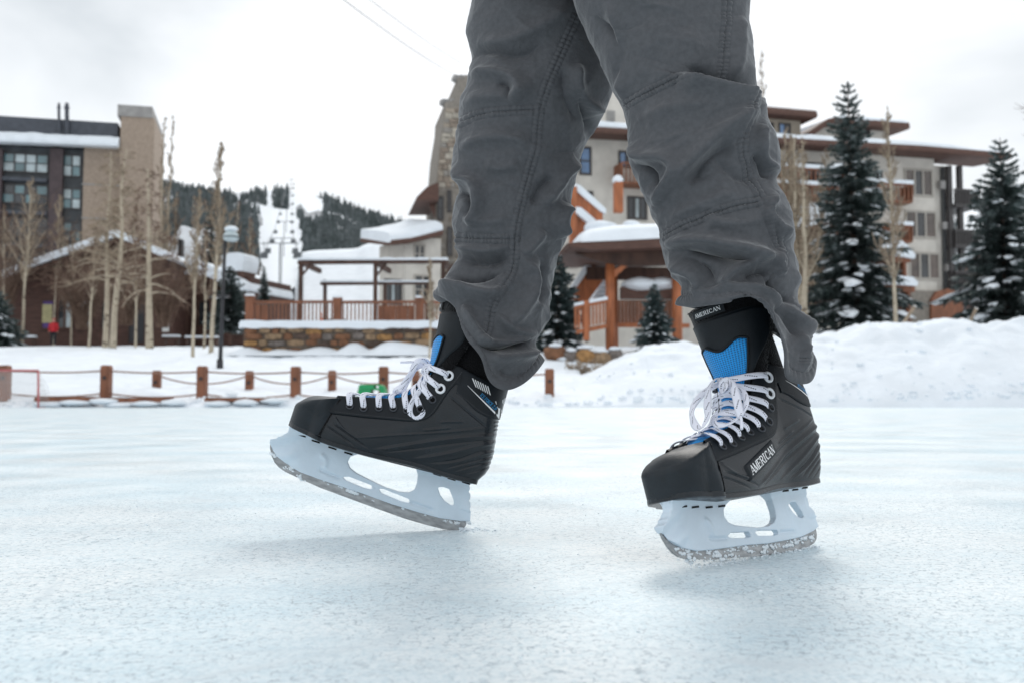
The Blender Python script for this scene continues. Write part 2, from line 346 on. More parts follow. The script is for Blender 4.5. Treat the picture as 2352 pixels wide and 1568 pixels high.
def mountain():
    pxs = np.r_[np.linspace(-1500, 300, 40), np.linspace(310, 1040, 240), np.linspace(1060, 3600, 90)]; qs = np.linspace(0, 1, 110)
    A = []; mats = []
    for q in qs:
        A.append([hill(x, q)[0] for x in pxs])
    A.append([P(x, np.interp(x, RIDGE[:, 0], RIDGE[:, 1]) + 60, 1300) for x in pxs])
    mb = MB(); mb.grid(np.array(A)); c = len(pxs); k = 0
    for i in range(len(A) - 1):
        for j in range(c - 1):
            q = qs[min(i, len(qs) - 1)]; x = (pxs[j] + pxs[j + 1]) / 2; y = hill(x, q)[1]
            if y > 690 or any(inpoly(x, y, g) for g in RUNS): mb.m[k] = 1
            k += 1
    return mb
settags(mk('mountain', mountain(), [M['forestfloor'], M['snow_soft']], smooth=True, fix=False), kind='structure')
def forest():
    rng = np.random.RandomState(4); mb = MB(); n = 0
    def fir(p, h, r):
        a0 = rng.rand() * 6
        for (zz, zt, rr) in ((.08, .62, 1), (.38, .84, .68), (.64, 1.0, .42)):
            k = 6; vs = [p + np.array((0, 0, h * zt))] + [p + np.array((math.cos(a0 + 2 * PI * j / k) * r * rr * (.7 + .6 * rng.rand()), math.sin(a0 + 2 * PI * j / k) * r * rr * (.7 + .6 * rng.rand()), h * zz * (1 + .3 * rng.rand()))) for j in range(k)]
            mb.add(vs, [(0, 1 + j, 1 + (j + 1) % k) for j in range(k)])
    while n < 11000:
        u = rng.rand()
        px = 300 + 760 * rng.rand() if u < .74 else (-1450 + 1750 * rng.rand() if u < .86 else 1800 + 900 * rng.rand())
        q = rng.rand() ** .8 * .99
        p, y = hill(px, q)
        if y > 670 or any(inpoly(px, y, g) for g in RUNS): continue
        h = (3.6 + 3.4 * rng.rand()) * (.75 + .6 * q); pt_ = pix(p + np.array((0, 0, h)))[0]
        if any(inpoly(pt_[0], pt_[1], g) for g in RUNS): continue
        fir(p - np.array((0, 0, .5)), h, h * .19); n += 1
    return mb
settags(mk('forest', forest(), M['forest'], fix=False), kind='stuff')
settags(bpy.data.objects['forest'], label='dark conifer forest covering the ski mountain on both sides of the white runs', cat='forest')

# nearer snow slope under the lift, behind the pergola
SLOPE = np.array([(600, 760), (660, 735), (682, 640), (692, 580), (730, 575), (790, 573), (822, 570), (842, 560), (858, 556), (905, 556), (935, 562), (980, 575), (1060, 590), (1200, 600)], float)
def slope():
    A = []
    for q in np.linspace(0, 1, 26):
        row = []
        for x in np.linspace(600, 1200, 90):
            top = np.interp(x, SLOPE[:, 0], SLOPE[:, 1]); y = 815 + (min(top, 790) - 815) * q ** .8
            row.append(P(x, y + 2.5 * nse(x * .03, q * 5, 1, 3), 78 + 34 * q))
        A.append(row)
    A.append([P(x, 760, 122) for x in np.linspace(600, 1200, 90)])
    mb = MB(); mb.grid(np.array(A)); return mb
settags(mk('snow_slope', slope(), M['snow'], smooth=True, fix=False), kind='structure')

# ------------------------------------------------------------------ facade frame: boxes and outlines on a (turned) wall plane
class Fac:
    def __init__(s, x0, d0, x1, d1):
        s.A = P(x0, 918, d0); B = P(x1, 918, d1); s.A[2] = B[2] = 0
        v = B - s.A; s.len = np.linalg.norm(v); s.u = v / s.len; s.n = np.array((s.u[1], -s.u[0], 0))
    def pt(s, x, y):
        r = ray(x, y); o = np.array((0, 0, CAMH)); k = np.dot(s.A - o, s.n) / np.dot(r, s.n); p = o + r * k
        return np.dot(p - s.A, s.u), p[2]
    def w(s, a, z, off=0): return s.A + s.u * a + s.n * off + np.array((0, 0, z))
    def px(s, x, y, off=0): a, z = s.pt(x, y); return s.w(a, z, off)
    def rect(s, x0, y0, x1, y1):
        ym, xm = (y0 + y1) / 2, (x0 + x1) / 2
        return s.pt(x0, ym)[0], s.pt(x1, ym)[0], s.pt(xm, y1)[1], s.pt(xm, y0)[1]
    def abox(s, mb, a0, a1, z0, z1, o0, o1, m=0):
        return mb.hexa([s.w(a0, z0, o1), s.w(a1, z0, o1), s.w(a1, z0, o0), s.w(a0, z0, o0), s.w(a0, z1, o1), s.w(a1, z1, o1), s.w(a1, z1, o0), s.w(a0, z1, o0)], m)
    def box(s, mb, x0, y0, x1, y1, o0, o1, m=0): return s.abox(mb, *s.rect(x0, y0, x1, y1), o0, o1, m)
    def poly(s, mb, pts, o0, o1, m=0): return mb.prism([s.px(x, y, o1) for x, y in pts], s.n * (o0 - o1), m)
    def part(s, parent, name, matl, rects, o0, o1):
        mb = MB()
        for r in (rects if isinstance(rects[0], (list, tuple)) else [rects]): s.box(mb, *r, o0, o1)
        return mk(name, mb, matl, parent)
    def outline(s, parent, name, matl, pts, o0, o1):
        mb = MB(); s.poly(mb, pts, o0, o1); return mk(name, mb, matl, parent)
    def window(s, parent, r, cols, rows, fm, gm, fw=.11, off=0):
        a0, a1, z0, z1 = s.rect(*r); mb = MB(); o0, o1 = off - .03, off + .10
        s.abox(mb, a0, a1, z1 - fw, z1, o0, o1); s.abox(mb, a0, a1, z0, z0 + fw, o0, o1 + .04)
        xs = np.linspace(a0 + fw, a1 - fw, cols + 1); zs = np.linspace(z0 + fw, z1 - fw, rows + 1)
        for x in np.r_[a0 + fw / 2, xs[1:-1], a1 - fw / 2]: s.abox(mb, x - fw / 2, x + fw / 2, z0 + fw, z1 - fw, o0, o1 - .004)
        for z in zs[1:-1]: s.abox(mb, a0 + fw, a1 - fw, z - fw * .35, z + fw * .35, o0, o1 - .02)
        f = mk('window', mb, fm, parent)
        for i in range(cols):
            for j in range(rows):
                p = MB(); s.abox(p, xs[i] + .01, xs[i + 1] - .01, zs[j] + .01, zs[j + 1] - .01, off + .004, off + .03)
                mk('pane', p, gm[(i + j) % len(gm)] if isinstance(gm, list) else gm, f)
        return f
    def slab(s, parent, name, matl, pts0, rise, back, th, front, jag=0, seed=0, n=40):
        """sloping roof layer: eave line pts0 (sheet points), rising 'rise' m over 'back' m, thickness th"""
        rng = np.random.RandomState(seed); E = poly(pts0, n); A = []
        ed = [s.pt(x, y) for x, y in E]
        prof = [(front, -th * .5), (front + .04, -th * .1), (front - .08, th * .5), (front - .5, th * .85 + rise * .06)] + [(front - (front + back) * q, th + rise * q) for q in np.linspace(.2, 1, 5)]
        for o, dz in prof:
            A.append([s.w(a, z + dz + (jag * nse(a * 1.1, dz, 1, seed) if dz > 0 else jag * .4 * nse(a * 2.5, 3, 1, seed)), o) for a, z in ed])
        A.append([s.w(a, z + rise - .2, -back - .1) for a, z in ed]); A.append([s.w(a, z - th * .55, front - .35) for a, z in ed]); A.append(A[0])
        mb = MB(); A = np.array(A); mb.grid(A)
        k = A.shape[1]; r = A.shape[0] - 1
        mb.f.append(tuple(i * k for i in range(r))); mb.m.append(0); mb.f.append(tuple(i * k + k - 1 for i in range(r))[::-1]); mb.m.append(0)
        return mk(name, mb, matl, parent, smooth=False)
# =================================================================== left: modern lodge block
def z4(x, y): return (x / 2.1009, 229.7 + y / 2.1009)
def z4r(a, b, c, d): return (*z4(a, b), *z4(c, d))
F1 = Fac(0, 86, 355, 89)
lodge = root('lodge_building', 'big brown modern lodge block with flat snowy eave, glass bands and tall brick tower', 'building', F1.w(8, 4, 0))
F1.part(lodge, 'wall', M['facadedark'], (-160, 335, 188, 830), -14, 0)
F1.part(lodge, 'brick_wall', M['brick'], (188, 338, 276, 830), -14, .25)
F1.part(lodge, 'tower', M['brick'], (276, 278, 353, 830), -7, 1.3)
F1.part(lodge, 'tower_cap', M['concrete'], (275, 253, 354, 278.5), -7.1, 1.4)
F1.part(lodge, 'roof', M['slate'], [(-160, 276, 274, 332)], -13, .9)
F1.slab(lodge, 'snow_layer', M['snow'], [(-160, 326), (-20, 329), (60, 331), (140, 335), (200, 337), (279, 341)], .25, 1.2, .62, 2.0, .10, 3)
for r in ((112, 345, 142, 830), (-40, 345, 3, 830)): F1.part(lodge, 'column', M['purple'], r, -1, .7)
for (x0, x1) in ((138, 147), (154, 167)):
    mb = MB(); b0 = F1.px((x0 + x1) / 2, 326, 1.2); t0 = F1.px((x0 + x1) / 2 - 1, 258, 1.2); r = (x1 - x0) / 2 * 87 / FPX * .72
    mb.tube([b0, t0], r, 12); mb.tube([t0, t0 + (0, 0, .12)], r * 1.35, 12); mb.tube([t0 + (0, 0, .12), t0 + (0, 0, .45)], r * .9, 12); mk('flue', mb, M['slate'], lodge)
for y in (425, 502): F1.part(lodge, 'band', M['concrete'], (188.5, y, 275, y + 3.3), .2, .30)
F1.window(lodge, (5, 353, 112, 398), 4, 2, M['winframedark'], [M['glasspale'], M['glassteal'], M['glasspale']], .12)
F1.window(lodge, (144, 356, 187, 408), 2, 2, M['winframedark'], [M['glasspale'], M['glassteal']], .12)
F1.window(lodge, (4, 424, 111, 470), 4, 2, M['winframedark'], [M['glassteal'], M['glassdark']], .12)
F1.window(lodge, (143, 433, 187, 482), 2, 2, M['winframedark'], [M['glassteal'], M['glasspale']], .12)
F1.window(lodge, (4, 500, 111, 545), 4, 2, M['winframedark'], M['glassdark'], .12)
F1.window(lodge, (143, 510, 187, 556), 2, 2, M['winframedark'], [M['glassdark'], M['glassteal']], .12)
for y in (411, 487, 562): F1.part(lodge, 'balcony_rail', M['slate'], (4.5, y, 111, y + 8), .0, .55)

# snow-roofed house seen between the cabin and the run
F1b = Fac(370, 100, 480, 100)
hs = root('snowy_house', 'small house with a deep white snow roof behind the bare aspens', 'house', F1b.w(2, 4, 0))
F1b.part(hs, 'wall', M['logwall'], (378, 590, 478, 720), -8, 0)
F1b.slab(hs, 'roof', M['snow'], [(380, 596), (420, 602), (476, 606)], 3.7, 4.5, .5, 1.0, .12, 4)
F1b.part(hs, 'chimney', M['black'], (421, 556, 429, 605), .8, 1.6)

# =================================================================== left: gabled cabin
F2 = Fac(0, 72, 405, 72)
cab = root('log_cabin', 'low dark timber cabin with a wide gable under a thick snow edge', 'cabin', F2.w(4, 3.9, 0))
gable = [(-140, 830), (-140, 700), (0, 662), (130, 610), (289, 552), (400, 604), (400, 830)]
F2.outline(cab, 'wall', M['logwall'], gable, -10, 0)
# planks of the gable wall, one by one
a_l, zb = F2.pt(-60, 790); a_r, _ = F2.pt(399, 790)
pk, zt = F2.pt(289, 556); zz = F2.pt(289, 788)[1]; sl_l = F2.pt(0, 664); k = 0
zrow = zz; me_p = None
while zrow < zt - .25:
    def lim(z):
        l0 = F2.pt(0, 662); l1 = F2.pt(289, 552); r1 = F2.pt(400, 604)
        al = a_l if z < F2.pt(-60, 684)[1] else l0[0] + (z - l0[1]) / (l1[1] - l0[1]) * (l1[0] - l0[0])
        ar = a_r if z < r1[1] else r1[0] + (z - r1[1]) / (l1[1] - r1[1]) * (l1[0] - r1[0])
        return al + .05, ar - .05
    al, ar = lim(zrow + .28)
    if ar - al > .4:
        mb = MB(); F2.abox(mb, al, ar, zrow + .012, zrow + .268, .0, .045 + .02 * (k % 2)); mk('plank', mb, M['logwall'], cab)
    zrow += .28; k += 1
roof_pts = [(-150, 694), (0, 646), (60, 622), (130, 596), (289, 540), (345, 563), (405, 590), (418, 604), (405, 606), (345, 579), (289, 556), (130, 612), (60, 638), (0, 663), (-150, 712)]
F2.outline(cab, 'snow_roof', M['snow'], [(x, y - 2 + 2.5 * nse(x * .05, 3)) for x, y in roof_pts], -10, 1.9)
fas = [(-150, 712), (0, 663), (130, 612), (289, 556), (405, 606), (405, 614), (289, 565), (130, 621), (0, 672), (-150, 722)]
F2.outline(cab, 'fascia', M['darkwood'], fas, -9.9, 1.7)
F2.window(cab, (95, 688, 128, 758), 1, 1, M['darkwood'], M['posterp'], .14, .07)
F2.window(cab, (132, 684, 170, 757), 2, 1, M['darkwood'], [M['glassdark'], M['glasspale']], .14, .07)
F2.window(cab, (178, 688, 214, 756), 1, 1, M['darkwood'], M['glasspale'], .14, .07)
F2.window(cab, (232, 688, 258, 760), 1, 1, M['darkwood'], M['glassdark'], .14, .07)
d = F2.part(cab, 'door', M['black'], (298, 676, 334, 786), -.2, .12)
F2.part(cab, 'door_frame', M['darkwood'], [(294, 672, 298, 786), (334, 672, 338, 786), (294, 667, 338, 672)], -.1, .2)
F2.part(cab, 'poster', M['postery'], (100, 700, 122, 742), .12, .19)
F2.part(cab, 'notice', M['posterw'], (374, 734, 389, 762), .06, .12)
# lower wing to the right of the cabin with its own snow roof and capped chimney
F2b = Fac(405, 76, 590, 74)
wing = root('cabin_wing', 'low brown wing right of the cabin with a sloping snow roof and white capped chimney', 'cabin', F2b.w(3, 3.9, 0))
F2b.part(wing, 'wall', M['logwall'], (400, 640, 575, 800), -6, 0)
F2b.outline(wing, 'snow_roof', M['snow'], [(400, 606), (440, 596), (500, 612), (530, 627), (560, 640), (580, 653), (583, 668), (570, 672), (530, 655), (500, 640), (400, 628)], -6, 1.3)
F2b.outline(wing, 'fascia', M['darkwood'], [(400, 629), (500, 641), (530, 656), (572, 673), (572, 682), (530, 665), (500, 650), (400, 638)], -5.9, 1.1)
ch = F2b.part(wing, 'chimney', M['brownfascia'], (520, 622, 562, 650), -1.5, .3)
F2b.outline(wing, 'snow_cap', M['snow'], [(517, 624), (516, 592), (524, 584), (555, 582), (567, 587), (568, 600), (563, 624)], -1.7, .5)
for x in (440, 500, 545): F2b.part(wing, 'post', M['darkwood'], (x, 660, x + 6, 800), .8, 1.1)
F2b.window(wing, (455, 690, 490, 750), 2, 1, M['darkwood'], M['glassdark'], .12, 0)
# benches / low wall in front of the cabin
for i, (x0, x1, y0, y1, lab) in enumerate(((372, 412, 769, 785, 'snow covered bench below the cabin door'), (424, 500, 771, 787, 'longer snow covered bench in front of the cabin wing'), (20, 80, 770, 790, 'snowy wooden bench at the far left before the cabin'))):
    Fb = Fac(x0, 66, x1, 66); b = root('bench', lab, 'bench', Fb.w(.4, 3.6, 0), 'benches by the cabin')
    Fb.part(b, 'seat', M['darkwood'], (x0, y0 + 5, x1, y0 + 8), -.4, .1); Fb.part(b, 'snow_layer', M['snow'], (x0 + 1, y0, x1 - 1, y0 + 5), -.38, .08)
    for x in (x0 + 3, x1 - 6): Fb.part(b, 'leg', M['darkwood'], (x, y0 + 8, x + 4, y1 + 4), -.35, .05)

# =================================================================== person in the red jacket by the cabin
def walker(cx, feet, head, d, label):
    b = P(cx, feet, d); H = (feet - head) * d / FPX * 1.0
    pr = root('person', label, 'person', b)
    def ring(z, rx, ry, k=14, ox=0): return [(b[0] + ox + rx * H * math.cos(2 * PI * i / k), b[1] + ry * H * math.sin(2 * PI * i / k), b[2] + z * H) for i in range(k)]
    body = MB(); body.grid([ring(.84, .038, .04), ring(.86, .034, .036), ring(.885, .05, .055), ring(.92, .058, .066), ring(.96, .052, .06), ring(.995, .018, .02)], True)
    for s in (-1, 1): body.blob((b[0] + s * .165 * H, b[1] - .03 * H, b[2] + .47 * H), (.022 * H, .022 * H, .035 * H), 1)
    mk('body', body, M['skin'], pr, True)
    j = MB(); j.grid([ring(.47, .115, .085), ring(.55, .118, .088), ring(.66, .112, .085), ring(.76, .122, .085), ring(.815, .10, .07), ring(.845, .05, .05)], True)
    for s in (-1, 1):
        x = b[0] + s * .125 * H; j.tube([(x, b[1], b[2] + .80 * H), (x + s * .03 * H, b[1], b[2] + .64 * H), (x + s * .035 * H, b[1] - .03 * H, b[2] + .50 * H)], [.046 * H, .044 * H, .034 * H], 10)
    mk('jacket', j, M['red'], pr, True)
    t = MB()
    for s in (-1, 1): t.tube([(b[0] + s * .052 * H, b[1], b[2] + .50 * H), (b[0] + s * .06 * H, b[1], b[2] + .27 * H), (b[0] + s * .062 * H, b[1], b[2] + .03 * H)], [.06 * H, .05 * H, .04 * H], 10)
    mk('trousers', t, M['darkcloth'], pr, True)
    for s in (-1, 1):
        bt = MB(); bt.blob((b[0] + s * .062 * H, b[1] - .03 * H, b[2] + .022 * H), (.032 * H, .075 * H, .026 * H), 2, .1); mk('boot', bt, M['black'], pr, True)
    h = MB(); h.blob((b[0], b[1] + .014 * H, b[2] + .955 * H), (.062 * H, .066 * H, .056 * H), 3, .08, 0, 2); mk('cap', h, M['red'], pr, True)
    return pr
walker(122, 790, 731, 69, 'person in a red jacket and dark trousers standing in front of the cabin windows')

# =================================================================== lamp post, fences, goal, stool
def lamppost(x, yb, yt, d, label):
    b = P(x, yb, d); t = P(x + 13, yt, d); b2 = P(x + 1, yb, d); b2[2] = ground(b[0], b[1]) - .2
    lp = root('street_lamp', label, 'street lamp', (b[0], b[1], b2[2])); top = np.array((b[0] + .12, b[1], t[2]))
    q = MB(); q.tube([b2, (b[0] + .12, b[1], t[2] - .05)], [.075, .055], 10); q.tube([b2, b2 + (0, 0, .5)], .11, 10); mk('pole', q, M['black'], lp, True)
    g = MB(); k = 16; c = top + (.20, 0, .0)
    g.grid([[(c[0] + r * math.cos(2 * PI * i / k), c[1] + r * math.sin(2 * PI * i / k), c[2] + z) for i in range(k)] for r, z in ((.05, -.12), (.2, -.1), (.27, 0), (.26, .1), (.2, .2), (.1, .26), (.01, .28))], True)
    mk('lamp_globe', g, M['glasspale'], lp, True)
    a = MB(); a.grid([[(c[0] + r * math.cos(2 * PI * i / k), c[1] + r * math.sin(2 * PI * i / k), c[2] + z) for i in range(k)] for r, z in ((.285, .02), (.285, .05), (.27, .055), (.27, .02))], True); mk('band', a, M['black'], lp, True)
    s = MB(); s.blob(c + (0, 0, .33), (.22, .22, .11), 3, .15, 0, 2); mk('snow_cap', s, M['snow'], lp, True)
    bx = MB(); bx.box(b[0] - .12, b[0] + .3, b[1] - .12, b[1] + .12, top[2] - 2.05, top[2] - 1.95); mk('bracket', bx, M['black'], lp)
    return lp
lamppost(504, 845, 548, 34, 'slim black lamp post with a round snow capped globe left of the stone wall')

def rope(mb, p, q, sag, r=.022, n=12):
    p, q = np.array(p), np.array(q)
    mb.tube([p + (q - p) * t - np.array((0, 0, sag * 4 * t * (1 - t))) for t in np.linspace(0, 1, n)], r, 6)
def fence(label, posts, d, pw, ropes, group):
    bs = [P(x, yb, d) for x, yt, yb in posts]
    fn = root('rope_fence', label, 'fence', (bs[0][0], bs[0][1], ground(bs[0][0], d)), group)
    tops = []
    for (x, yt, yb), b in zip(posts, bs):
        t = P(x, yt, d); q = MB(); g = ground(b[0], d) - .25; w_ = pw / 2
        z0, z1 = min(g, b[2]), t[2]
        A = [[(b[0] + sx * w_ * k, d + sy * w_ * k, z) for sx, sy in ((-1, -1), (1, -1), (1, 1), (-1, 1))] for z, k in ((z0, 1), (z1 - .05, 1), (z1, .8))]
        q.grid(A, True); q.f.append(tuple(range(8, 12))); q.m.append(0)
        mk('post', q, M['redwood'], fn); tops.append((b[0], d - w_ * .2, z1))
        if pw > .19:
            kn = MB(); kn.tube([(b[0], d - w_ - .03, z1 - .33), (b[0], d - w_ + .01, z1 - .33)], .045, 8); mk('bolt', kn, M['black'], fn)
    for i in range(len(tops) - 1):
        for dz, sag in ropes:
            q = MB(); rope(q, np.array(tops[i]) - (0, 0, dz), np.array(tops[i + 1]) - (0, 0, dz), sag); mk('rope', q, M['rope'], fn, True)
    return fn
fence('front rope fence of thick square posts along the far edge of the ice', [(-210, 838, 925), (10, 838, 925), (243, 838, 925), (464, 840, 915), (679, 841, 905), (881, 841, 905), (1075, 843, 905), (1262, 846, 886)], 25.9, .235, ((.14, .05), (.72, .10)), 'rope fences by the ice')
fence('back rope fence of shorter posts half sunk in snow behind the front one', [(360, 850, 890), (573, 851, 888), (763, 850, 888), (955, 850, 888), (1150, 852, 888)], 27.6, .20, ((.12, .25),), 'rope fences by the ice')
for i, (x0, x1, y0, y1, lab) in enumerate(((92, 235, 909, 921, 'low dark timber rail on the snow between the goal and the second post'), (252, 402, 911, 923, 'low timber rail on the snow right of the second fence post'), (478, 640, 911, 921, 'long low timber rail on the snow left of the skate toe'), (-180, 0, 905, 919, 'low timber rail running out of the left side of the frame'))):
    a, b = P(x0, (y0 + y1) / 2, 25.3), P(x1, (y0 + y1) / 2, 25.3); h = (y1 - y0) / 2 * 25.3 / FPX
    rl = root('timber_rail', lab, 'rail', (a[0], 25.3, 0), 'low timber rails along the ice')
    q = MB(); q.box(a[0], b[0], 24.98, 25.30, a[2] - h, a[2] + h * .55); mk('beam', q, M['redwood'], rl)
    q = MB(); q.box(a[0] + .03, b[0] - .03, 25.0, 25.28, a[2] + h * .55, a[2] + h * .8); mk('cap_board', q, M['darkwood'], rl)
    for k in range(int((b[0] - a[0]) / .7) + 1):
        s = MB(); s.blob((a[0] + .35 + k * .7 * 1.0, 24.95, a[2] - h * 2.2 + .04 * (k % 3)), (.36, .20, .075), k + 5 * i, .3, 0, 2); mk('snow_clump', s, M['snow'], rl, True)

# hockey goal at the left edge
gd = 24.4
gl = root('hockey_goal', 'small hockey goal with red frame and pale net at the left edge of the ice', 'goal', P(40, 937, gd))
q = MB(); a, b = P(88, 937, gd), P(88, 850, gd); c, e = P(-90, 850, gd), P(-90, 937, gd)
q.tube([a, b], .027, 8); q.tube([e, c], .027, 8); mk('post', q, M['goalred'], gl, True)
q = MB(); q.tube([b, c], .027, 8); mk('crossbar', q, M['goalred'], gl, True)
q = MB(); bk = np.array((-.1, .75, 0)); q.tube([a, a + bk, e + bk, e], .025, 8); mk('base_frame', q, M['goalred'], gl, True)
q = MB()
for t in np.linspace(0, 1, 26):
    tp = b + (c - b) * t; bt = np.array((tp[0], tp[1] + .75, .03)); q.tube([tp, (tp + bt) / 2 + (0, .12, .05), bt], .006, 3, caps=False)
for t in np.linspace(.05, .95, 13):
    l0, l1 = b + (np.array((b[0], b[1] + .75, .03)) - b) * t, c + (np.array((c[0], c[1] + .75, .03)) - c) * t
    q.tube([l0, l1], .006, 3, caps=False)
for t in np.linspace(0, 1, 9):
    p0 = a + (b - a) * t; q.tube([p0, p0 + np.array((0, .75 * (1 - t), 0))], .006, 3, caps=False)
settags(mk('net', q, M['net'], gl), kind='stuff')

# green plastic stool
gd = 24.9
F3 = Fac(818, gd, 892, gd); st = root('plastic_stool', 'green plastic step stool sitting on the snow behind the skate toe', 'stool', F3.px(855, 916))
F3.outline(st, 'seat', M['green'], [(824, 893), (826, 884), (830, 882), (858, 882), (858, 893)], -.42, .12)
F3.outline(st, 'leg', M['green'], [(824, 893.3), (853, 893.3), (854, 926), (816, 926)], -.40, .11)
F3.outline(st, 'handle', M['green'], [(858.2, 882), (874, 882), (880, 885), (884, 893), (873, 893), (871, 890), (871, 885), (860, 884.5), (860, 890), (858.2, 893)], -.40, .11)
F3.part(st, 'rail', M['green'], (858.2, 890.3, 873, 895), -.40, .10)
F3.outline(st, 'leg', M['green'], [(873.3, 893.3), (884, 893.3), (892, 926), (876, 926)], -.40, .11)
F3.part(st, 'crossbar', M['green'], (854, 911, 876, 926), -.40, .08)
# =================================================================== stone retaining wall, deck railing, pergola
F4 = Fac(556, 40, 1120, 39.5)
wl = root('stone_wall', 'low rubble stone retaining wall with a thick snow top under the deck railing', 'wall', F4.px(556, 806))
F4.part(wl, 'core', M['mortar'], (559, 752, 1130, 832), -.9, 0)
rng = np.random.RandomState(11)
a0, _ = F4.pt(557, 780); a1, _ = F4.pt(1128, 780); zt = F4.pt(800, 750)[1]; zb = F4.pt(800, 812)[1]
rows = 4; hz = (zt - zb) / rows
for r in range(rows):
    a = a0 + rng.rand() * .1
    while a < a1:
        wd = (.28 + .55 * rng.rand()); h = hz * (.85 + .3 * rng.rand()); zc = zb + hz * (r + .5) + .03 * rng.randn()
        mb = MB(); k = 7; ph = rng.rand() * 6
        ring = [(a + wd / 2 + wd * .5 * math.copysign(abs(math.cos(t)) ** .6, math.cos(t)) * (.85 + .2 * rng.rand()), zc + h * .5 * math.copysign(abs(math.sin(t)) ** .6, math.sin(t)) * (.85 + .2 * rng.rand())) for t in np.linspace(0, 2 * PI, k, endpoint=False) + ph]
        ca, cz = a + wd / 2, zc; o = .05 + .07 * rng.rand()
        mb.grid([[F4.w(x, z, -.02) for x, z in ring], [F4.w(x, z, o * .7) for x, z in ring], [F4.w(ca + (x - ca) * .7, cz + (z - cz) * .7, o) for x, z in ring]], True)
        mb.f.append(tuple(range(14, 21))); mb.m.append(0)
        mk('stone', mb, M['stones'][rng.choice(5, p=[.3, .22, .18, .15, .15])], wl); a += wd + .02
top = [(552, 756)]; 
for x in np.linspace(556, 1125, 50): top.append((x, 754 + 4 * nse(x * .035, 1) + (8 * max(0, nse(x * .02, 7)) if x > 740 else 0)))
top += [(1135, 750)] + [(x, 737 + 3 * nse(x * .03, 4)) for x in np.linspace(1130, 556, 30)] + [(552, 744)]
F4.outline(wl, 'snow_cap', M['snow'], top, -1.6, .18)

for i, pts in enumerate(([(548, 816), (552, 806), (585, 800), (612, 808), (640, 803), (690, 806), (730, 798), (768, 802), (800, 816)], [(760, 816), (790, 800), (815, 788), (835, 794), (850, 803), (880, 790), (930, 788), (985, 796), (1030, 806), (1130, 808), (1140, 816)])):
    mb = MB(); pp = curve(pts, 40); A = []
    for q, (dy, o) in enumerate(((0, 1.6), (.45, 1.2), (.8, .7), (1, .3), (1, .0))): A.append([F4.px(x, 820 + (y - 820) * dy + .6 * nse(x * .1, q), o) for x, y in pp])
    mb.grid(np.array(A)); mk('snow_drift', mb, M['snow'], wl, True)
# deck railing
F5 = Fac(565, 41.2, 1120, 40.7)
dk = root('deck_railing', 'reddish timber deck railing with square posts and balusters above the stone wall', 'railing', F5.px(574, 744))
for x in (574, 775, 964, 1120):
    mb = MB(); F5.box(mb, x - 9, 687 if x != 574 else 683, x + 9, 745, -.16, .12); F5.box(mb, x - 10.5, 685 if x != 574 else 681, x + 10.5, 688 if x != 574 else 684, -.19, .15); mk('post', mb, M['redwood'], dk)
    mb = MB(); F5.box(mb, x - 9, 680 if x != 574 else 675, x + 9, 685.4 if x != 574 else 681, -.16, .12); mk('snow_cap', mb, M['snow'], dk)
for x0, x1 in ((583, 766), (784, 955), (973, 1111)):
    F5.part(dk, 'top_rail', M['redwood'], (x0, 691, x1, 697), -.10, .06); F5.part(dk, 'bottom_rail', M['redwood'], (x0, 737, x1, 741), -.06, .04)
    n = int((x1 - x0) / 8.6)
    for i in range(n):
        x = x0 + (i + .5) * (x1 - x0) / n; F5.part(dk, 'baluster', M['redwood'], (x - 1.6, 697.2, x + 1.6, 737), -.03, .02)
# bins and planks stacked on the deck behind the rail
F5b = Fac(560, 43.5, 1120, 43)
for (x0, y0, x1, y1, lab, nm, cat, mt) in ((585, 700, 612, 740, 'dark brown slatted panel behind the left end of the deck railing', 'timber_screen', 'screen', 'redwood'), (742, 733, 798, 742, 'dark low bench behind the deck railing under the pergola', 'bench', 'bench', 'darkwood'), (868, 702, 950, 742, 'reddish timber screen behind the right half of the deck railing', 'timber_screen', 'screen', 'redwood')):
    s = root(nm, lab, cat, F5b.px((x0 + x1) / 2, y1))
    n = max(2, int((x1 - x0) / 12)); 
    for i in range(n):
        F5b.part(s, 'board', M[mt], (x0 + (x1 - x0) * i / n + .6, y0, x0 + (x1 - x0) * (i + 1) / n - .4, y1), -.1, -.02 * (i % 2))
    F5b.part(s, 'rail', M[mt], (x0, y0 + 3, x1, y0 + 7), -.16, -.1)
b = F5b.px(737, 727); s = root('traffic_cone', 'small orange cone glowing behind the deck balusters', 'cone', F5b.px(737, 740))
M['orange'] = mat('orange_plastic', (.8, .16, .05), .5)
q = MB(); c = F5b.px(737, 741); q.tube([c, c + (0, 0, .03)], .14, 12); q.tube([c + (0, 0, .03), c + (0, 0, .42)], [.1, .03], 12); mk('body', q, M['orange'], s)
q = MB(); q.tube([c + (0, 0, .2), c + (0, 0, .28)], [.072, .058], 12); mk('band', q, M['posterw'], s)

